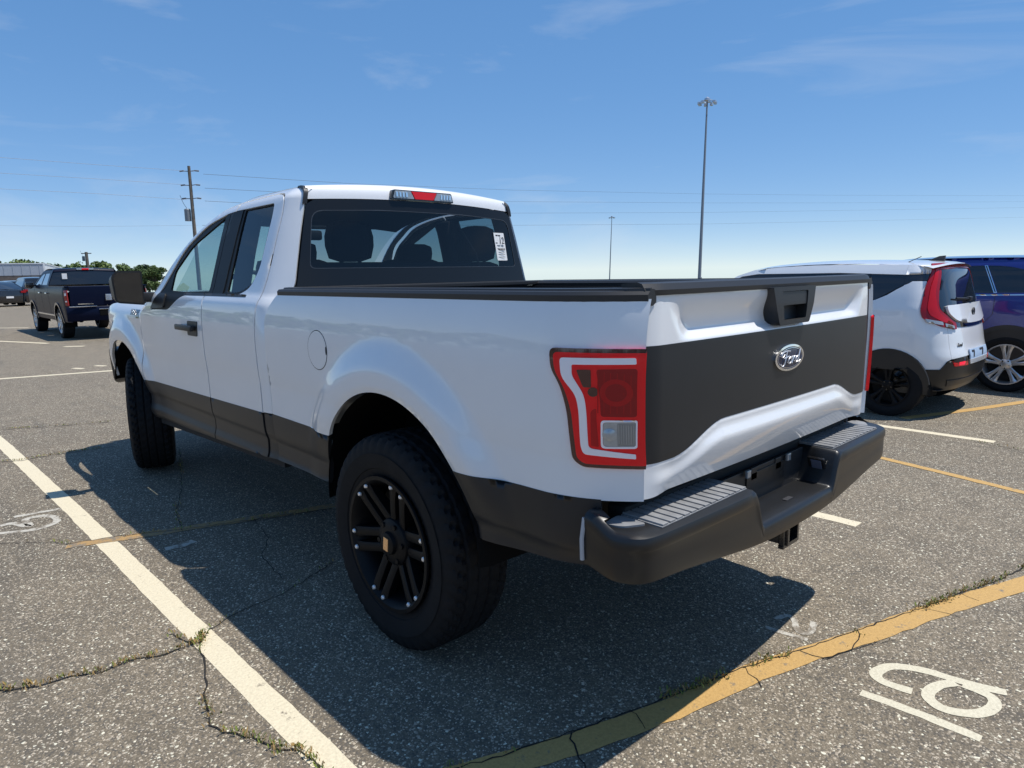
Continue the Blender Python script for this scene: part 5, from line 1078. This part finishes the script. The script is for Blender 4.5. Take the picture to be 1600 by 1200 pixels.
# ---- distant cars near the building
def far_car(name, label, cat, loc, rz, paint, kind):
    t = thing(name, label, cat, loc, rz)
    hp = pchip([.2, .5, .8, 1.0, 1.4, 1.8], [.82, .88, .89, .86, .70, .60])
    fwf = lambda y, z: hp(z)-(.12*((-.5-y)/.5)**2 if y < -.5 else 0)-(.14*((y-3.1)/.6)**2 if y > 3.1 else 0)
    if kind == 'sedan': belt = [(-1.05, .98), (-.4, .99), (2.1, .93), (3.5, .75)]; rl = [(-.75, .99), (-.1, 1.22), (.45, 1.38), (1.2, 1.42), (1.7, 1.33), (2.4, .94)]; wn = [(-.25, 1.01), (2.05, .96), (1.55, 1.28), (1.1, 1.36), (.5, 1.33)]; rwin = 2
    elif kind == 'suv': belt = [(-.95, 1.05), (2.0, 1.0), (3.4, .85)]; rl = [(-.95, 1.06), (-.8, 1.45), (-.6, 1.62), (.4, 1.68), (1.2, 1.64), (1.6, 1.50), (2.2, 1.01)]; wn = [(-.65, 1.09), (2.0, 1.03), (1.5, 1.45), (1.1, 1.57), (-.5, 1.55)]; rwin = 2
    else: belt = [(-1.1, 1.15), (.9, 1.15), (2.9, 1.13), (4.2, 1.0)]; rl = [(.92, 1.16), (1.0, 1.45), (1.1, 1.66), (1.8, 1.72), (2.2, 1.66), (2.9, 1.14)]; wn = [(1.15, 1.19), (2.75, 1.17), (2.2, 1.56), (1.8, 1.63), (1.2, 1.60)]; rwin = 2
    y0 = belt[0][0]-.03; y1 = belt[-1][0]+.25; wb = 2.7 if kind != 'pickup' else 3.4; ars = [(0, .33, .38), (wb, .33, .38)]
    both('body_side', t, lower_outline(belt, .25, y0, y1, ars, belt[0][1]-.05, .6), fwf, paint, g=.15)
    sp = spline2(rl, 3); gg = both('greenhouse', t, [belt[0] if kind != 'pickup' else (.9, 1.15), (rl[-1][0], rl[-1][1]-.005)]+sp[::-1][1:-1], fwf, paint, [wn], off=-.003, g=.15)
    for k in (0, 1): surf('side_glass', gg[k], wn, lambda y, z, s=(-1, 1)[k]: (s*(fwf(y, z)-.01), y, z), 'dglass', g=.2, flange=0, out=((-1, 1)[k], 0, 0))
    i1 = rwin*3; strip('rear_window', t, sp[:i1+1], lambda y, z: fwf(y, z)-.02, 'dglass', lambda y: .06, .02, n=6)
    strip('roof', t, sp[i1:-3], lambda y, z: fwf(y, z)-.005, paint, lambda y: 0, .03, n=6); strip('windscreen', t, sp[-4:], lambda y, z: fwf(y, z)-.01, 'dglass', lambda y: -.1, .02, n=6)
    strip('hood', t, [rl[-1], (rl[-1][0]+.6, rl[-1][1]-.03), (y1-.1, belt[-1][1])], lambda y, z: fwf(y, z)-.02, paint, lambda y: -.08, .03, n=6)
    strip('rear_panel', t, [(rl[0][0], rl[0][1]), (y0, belt[0][1]-.02), (y0-.03, .7), (y0-.06, .35), (y0, .22)], lambda y, z: fwf(y, z)-.01, paint, lambda y: .08, 0, n=6)
    strip('front_panel', t, [(y1-.1, belt[-1][1]), (y1, .6), (y1-.05, .25)], lambda y, z: .8, paint, lambda y: -.1, 0, n=6)
    for s in (-1, 1): MB().box((s*.70, y0-.01, belt[0][1]-.14), (.26, .08, .12), .02).build('tail_lamp', 'redd', t)
    MB().box((0, y0-.075, .55), (.36, .02, .11)).build('license_plate', 'card', t)
    strip('underbody', t, [(y0+.1, .28), (y1-.1, .28)], lambda y, z: .7, 'under', lambda y: 0, 0, n=2)
    four_wheels(t, wb, .78, .33, .11, .21, 'silver', 5, 'five')
    return t
def PD(px, py, dep): return CAM_POS+(fw+rt*((px-800)/FPX)-up*((py-600)/FPX))*dep
def ground_at(px, dep):
    p = PD(px, 450, dep); p.z = gz(math.hypot(p.x+2.4, p.y+2.2)); return p
p = ground_at(4, 40); far_car('dark_sedan', 'near-black sedan at the left frame edge in front of the low building', 'car', p, R(8), 'blackp', 'sedan')
p = ground_at(22, 52); far_car('silver_suv', 'silver grey sport utility vehicle just behind the near-black sedan', 'car', p, R(6), 'greyp', 'suv')
p = ground_at(56, 41.5); far_car('brown_suv', 'dark brownish vehicle partly hidden by the navy pickup', 'car', p, R(2), 'brownp', 'suv')

# ------------------------------------------------------------------ building, trees, poles, wires
M['wallgrey'] = mat('grey_metal_siding', (.36, .40, .46), .5, var=.06, vscale=.8)
M['wallwhite'] = mat('white_metal_siding', (.72, .74, .76), .45, var=.04, vscale=.8)
M['brick'] = mat('brown_block', (.12, .10, .09), .8, var=.2, vscale=3)
Cc = PD(67, 411, 78); Aa = PD(-140, 405, 72); Bb = PD(101, 419, 135); 
bz = gz(math.hypot(Cc.x+2.4, Cc.y+2.2)); topz = Cc.z
BL = thing('warehouse_building', 'long low grey warehouse with brown lower wall and white sunlit end', 'building', (Cc.x, Cc.y, bz-.6))
def wall(name, P, Q_, z0, z1, m, thick=.3, par=BL):
    a = Vector((P.x, P.y, 0)); b = Vector((Q_.x, Q_.y, 0)); t = (b-a).normalized(); n = Vector((-t.y, t.x, 0)); c = (a+b)/2
    o = MB().box((c.x-Cc.x, c.y-Cc.y, (z0+z1)/2-bz+.6), ((b-a).length, thick, z1-z0), rz=math.atan2(t.y, t.x)).build(name, m, par); return o
wall('lower_wall', Aa, Cc, bz-.6, 1.85, 'brick'); f1 = wall('upper_wall', Aa, Cc, 1.85, topz-.1, 'wallgrey', .34)
wall('end_wall', Cc, Bb, bz-2.2, topz-.1, 'wallwhite')
wall('roof_edge', Aa, Cc, topz-.1, topz, 'wallwhite', .44); wall('roof_edge', Cc, Bb, topz-.1, topz, 'wallwhite', .44)
D_ = Bb+(Aa-Cc)
mk('roof', [(v.x-Cc.x, v.y-Cc.y, topz-.15-bz+.6) for v in (Aa, Cc, Bb, D_)], [(0, 1, 2, 3)], 'wallgrey', BL)
for k in range(14):
    q0 = Aa.lerp(Cc, (k+.5)/14); tt = (Cc-Aa).normalized()
    wall('siding_seam', q0, q0+tt*.05, 1.9, topz-.12, 'wallgrey', .40)
# trees
bark = mat('bark', (.08, .06, .045), .9)
LM = [mat('foliage_mid', (.085, .130, .035), .75, var=.35, vscale=.9), mat('foliage_light', (.125, .175, .045), .75, var=.3, vscale=.9), mat('foliage_dark', (.055, .095, .030), .8, var=.3, vscale=.9)]
def tree(label, base, h, wd, m, seed, nleaf=2600):
    rg_ = random.Random(seed); t = thing('deciduous_tree', label, 'tree', base, group='trees on the left horizon')
    mb = MB().tube([(0, 0, -1.5), (.05, 0, h*.3), (.1, .05, h*.65)], [h*.035, h*.026, h*.01], 7); cl = []
    for k in range(26):
        a = rg_.uniform(0, math.tau); rr = wd/2*rg_.uniform(.2, .9); z = h*rg_.uniform(.22, .88); rr *= 1-.55*max(0, (z/h-.6)/.4)
        c = Vector((rr*math.cos(a), rr*math.sin(a), z)); cl.append((c, wd*rg_.uniform(.13, .24))); mb.tube([(.03, 0, h*rg_.uniform(.2, .45)), (c.x*.6, c.y*.6, z*.85), tuple(c)], [h*.012, h*.008, h*.003], 5, False)
    cl.append((Vector((0, 0, h*.82)), wd*.2)); mb.build('trunk', bark, t, True)
    V = []; F = []; ls = h*.032
    for i in range(nleaf):
        c, r = cl[rg_.randrange(len(cl))]; d = Vector((rg_.gauss(0, 1), rg_.gauss(0, 1), rg_.gauss(0, 1))).normalized()*r*rg_.random()**.4; d.z *= .75; p = c+d
        a = Vector((rg_.gauss(0, 1), rg_.gauss(0, 1), rg_.gauss(0, .6))).normalized(); b = a.orthogonal(); b.rotate(Matrix.Rotation(rg_.uniform(0, math.tau), 3, a)); s = ls*rg_.uniform(.6, 1.5); b_i = len(V)
        V += [p-a*s, p+b*s*.7, p+a*s, p-b*s*.7]; F.append((b_i, b_i+1, b_i+2, b_i+3))
    mk('crown', V, F, m, t); return t
TR = [(4, 406, 150, 46, 0), (36, 404, 152, 40, 1), (66, 406, 160, 44, 0), (92, 409, 150, 40, 2), (121, 408, 148, 34, 1), (141, 411, 155, 30, 0), (163, 407, 146, 36, 1), (194, 410, 150, 28, 0), (224, 411, 118, 30, 2), (243, 413, 116, 26, 0)]
TL = ['dark green tree above the warehouse roof at the far left edge', 'pale green rounded tree just right of the left frame edge, above the warehouse roof', 'mid green tree behind the middle of the warehouse roof', 'dark tree behind the white end of the warehouse', 'pale green tree left of the small far utility pole', 'low mid green tree at the foot of the small far utility pole', 'pale green tree right of the small far utility pole', 'small lone round tree between the navy pickup and the mirror', 'dark green tree just above the white truck mirror', 'mid green tree touching the white truck windscreen pillar']
for i, ((px, py, dep, wpx, m), lb) in enumerate(zip(TR, TL)):
    g = ground_at(px, dep); tp = PD(px, py, dep); tree(lb, g, tp.z-g.z, wpx*dep/FPX*1.35, LM[m], 20+i)
V = []; F = []; rg_ = random.Random(5)       # far wood closing the horizon round the lot
for i in range(9000):
    a = rg_.uniform(R(100), R(330)); d = rg_.uniform(150, 175); hgt = 6+3.0*noise.noise(Vector((a*9, 1, 2)))+1.5*noise.noise(Vector((a*40, 1, 2))); z = gz(d)+hgt*rg_.random()**.6
    p = Vector((-2.4+d*math.cos(a), -2.2+d*math.sin(a), z)); n = Vector((rg_.gauss(0, 1), rg_.gauss(0, 1), rg_.gauss(0, .7))).normalized(); b = n.orthogonal(); s = rg_.uniform(.5, 1.1); k = len(V)
    V += [p-n*s, p+b*s, p+n*s, p-b*s]; F.append((k, k+1, k+2, k+3))
tag(mk('far_wood', V, F, LM[0]), 'distant belt of mixed trees around the lot', 'wood', kind='stuff')
# utility poles
wood = mat('weathered_pole_wood', (.16, .135, .11), .9, var=.25, vscale=3); ins = mat('insulator_grey', (.16, .16, .17), .5); galv = mat('galvanised_steel', (.22, .24, .26), .5, metal=.4)
def pole(label, px, pyt, dep, arms, trans, cross):
    g = ground_at(px, dep); tp = PD(px, pyt, dep); h = tp.z-g.z; t = thing('utility_pole', label, 'utility pole', g, group='wooden utility poles')
    MB().tube([(0, 0, -1), (0, 0, h*.5), (0, 0, h)], [.17*dep/60, .15*dep/60, .12*dep/60], 10).build('pole_shaft', wood, t, True)
    ax_ = Vector((rt.x, rt.y, 0)).normalized()
    for py in arms:
        z = PD(px, py, dep).z-g.z
        for s in (-1, 1): MB().tube([ax_*0+Vector((0, 0, z-.05)), ax_*s*.62*dep/62+Vector((0, 0, z+.02*s))], .035, 6).tube([ax_*s*.5*dep/62+Vector((0, 0, z)), ax_*s*.85*dep/62+Vector((0, 0, z-.04))], .065, 8).build('insulator_arm', ins, t, True)
    if cross: MB().box((0, 0, h-.3), (2.2, .15, .18), rz=math.atan2(ax_.y, ax_.x)).build('crossarm', wood, t)
    if trans:
        z = PD(px, trans, dep).z-g.z; c = -ax_*(.17*dep/60+.30)
        MB().lathe([(-.55, 0), (-.55, .27), (.45, .27), (.52, .2), (.52, 0)], 18, 'Z').build('transformer', galv, t, True).location = c+Vector((0, 0, z))
        MB().tube([c+Vector((0, 0, z+.5)), c+ax_*-.3+Vector((0, 0, z+1.0)), c+ax_*-.55+Vector((0, 0, z+1.7))], .02, 5).build('drop_wire', ins, t)
    return t
pole('grey wooden utility pole with transformer behind the truck cab roof', 312, 264, 62, (271, 292, 312), 337, False)
pole('small far utility pole with crossarm above the treetops', 141, 394, 150, (), 404, True)
wire = mat('bare_wire', (.10, .11, .12), .5)
pale = mat('sunlit_wire', (.55, .57, .6), .4, metal=.3)  # brighter copy of the wire colour, sunlight painted in, for the left-hand spans
def cable(label, P, m, r=.016):
    o = MB().tube([PD(*p) for p in P], r, 5).build('power_line', m); tag(o, label, 'power line', 'overhead power lines'); return o
for lb, P in (('topmost thin power line right of the utility pole', [(318, 272, 62), (550, 287, 85), (800, 297, 115), (1100, 303, 160), (1300, 305, 205), (1750, 306, 330)]), ('second thin power line right of the utility pole', [(320, 294, 62), (550, 306, 85), (800, 315, 115), (1100, 317, 160), (1300, 317, 205), (1750, 314, 330)]), ('third thin power line right of the utility pole', [(320, 314, 62), (550, 326, 85), (800, 333, 115), (1100, 332, 160), (1300, 329, 205), (1750, 322, 330)]), ('lowest thin power line right of the utility pole', [(316, 352, 62), (550, 352, 85), (800, 352, 115), (1100, 350, 160), (1300, 346, 205), (1750, 336, 330)])):
    cable(lb, P, wire)
for lb, P in (('topmost power line running left from the utility pole', [(304, 268, 62), (160, 258, 58), (-40, 243, 53)]), ('middle power line running left from the utility pole', [(294, 289, 62), (160, 280, 58), (-40, 268, 53)]), ('lowest power line running left from the utility pole', [(292, 312, 62), (160, 303, 58), (-40, 293, 53)])):
    cable(lb, P, pale, .014)
cable('faint low power line crossing from the left edge to the pole', [(-40, 352, 140), (140, 354, 140), (310, 352, 140)], pale, .02)
# high mast floodlights
def mast(label, px0, px1, pyt, dep, r):
    g = ground_at(px0, dep); tp = PD(px1, pyt, dep); t = thing('light_mast', label, 'light mast', g, group='tall floodlight masts'); d = tp-g; h = d.length
    MB().tube([Vector((0, 0, -1)), d*.5, d], [r, r*.75, r*.45], 12).build('mast_shaft', galv, t, True)
    hd_ = MB().lathe([(0, 0), (.25, r*1.8), (.55, r*1.6), (.8, 0)], 16, 'Z').build('mast_cap', 'silver', t, True); hd_.location = d
    k0 = r*4.6
    MB().tube([d+Vector((k0*.75*math.cos(a*math.tau/16), k0*.75*math.sin(a*math.tau/16), .15)) for a in range(17)], r*.2, 6).build('lamp_ring', galv, t)
    for k in range(8):
        a = k*math.tau/8; MB().box(d+Vector((k0*math.cos(a), k0*math.sin(a), -.1)), (r*1.7, r*1.3, r*1.5), r*.2, rz=a).build('floodlight', 'silver', t)
    MB().box((.3, 0, .9), (r*1.6, r*1.2, .8), .05).build('base_cabinet', galv, t)
mast('tall floodlight mast above the tailgate', 1092, 1105, 160, 100, .26)
mast('distant short-looking floodlight mast over the truck bed', 952, 956, 340, 290, .26)
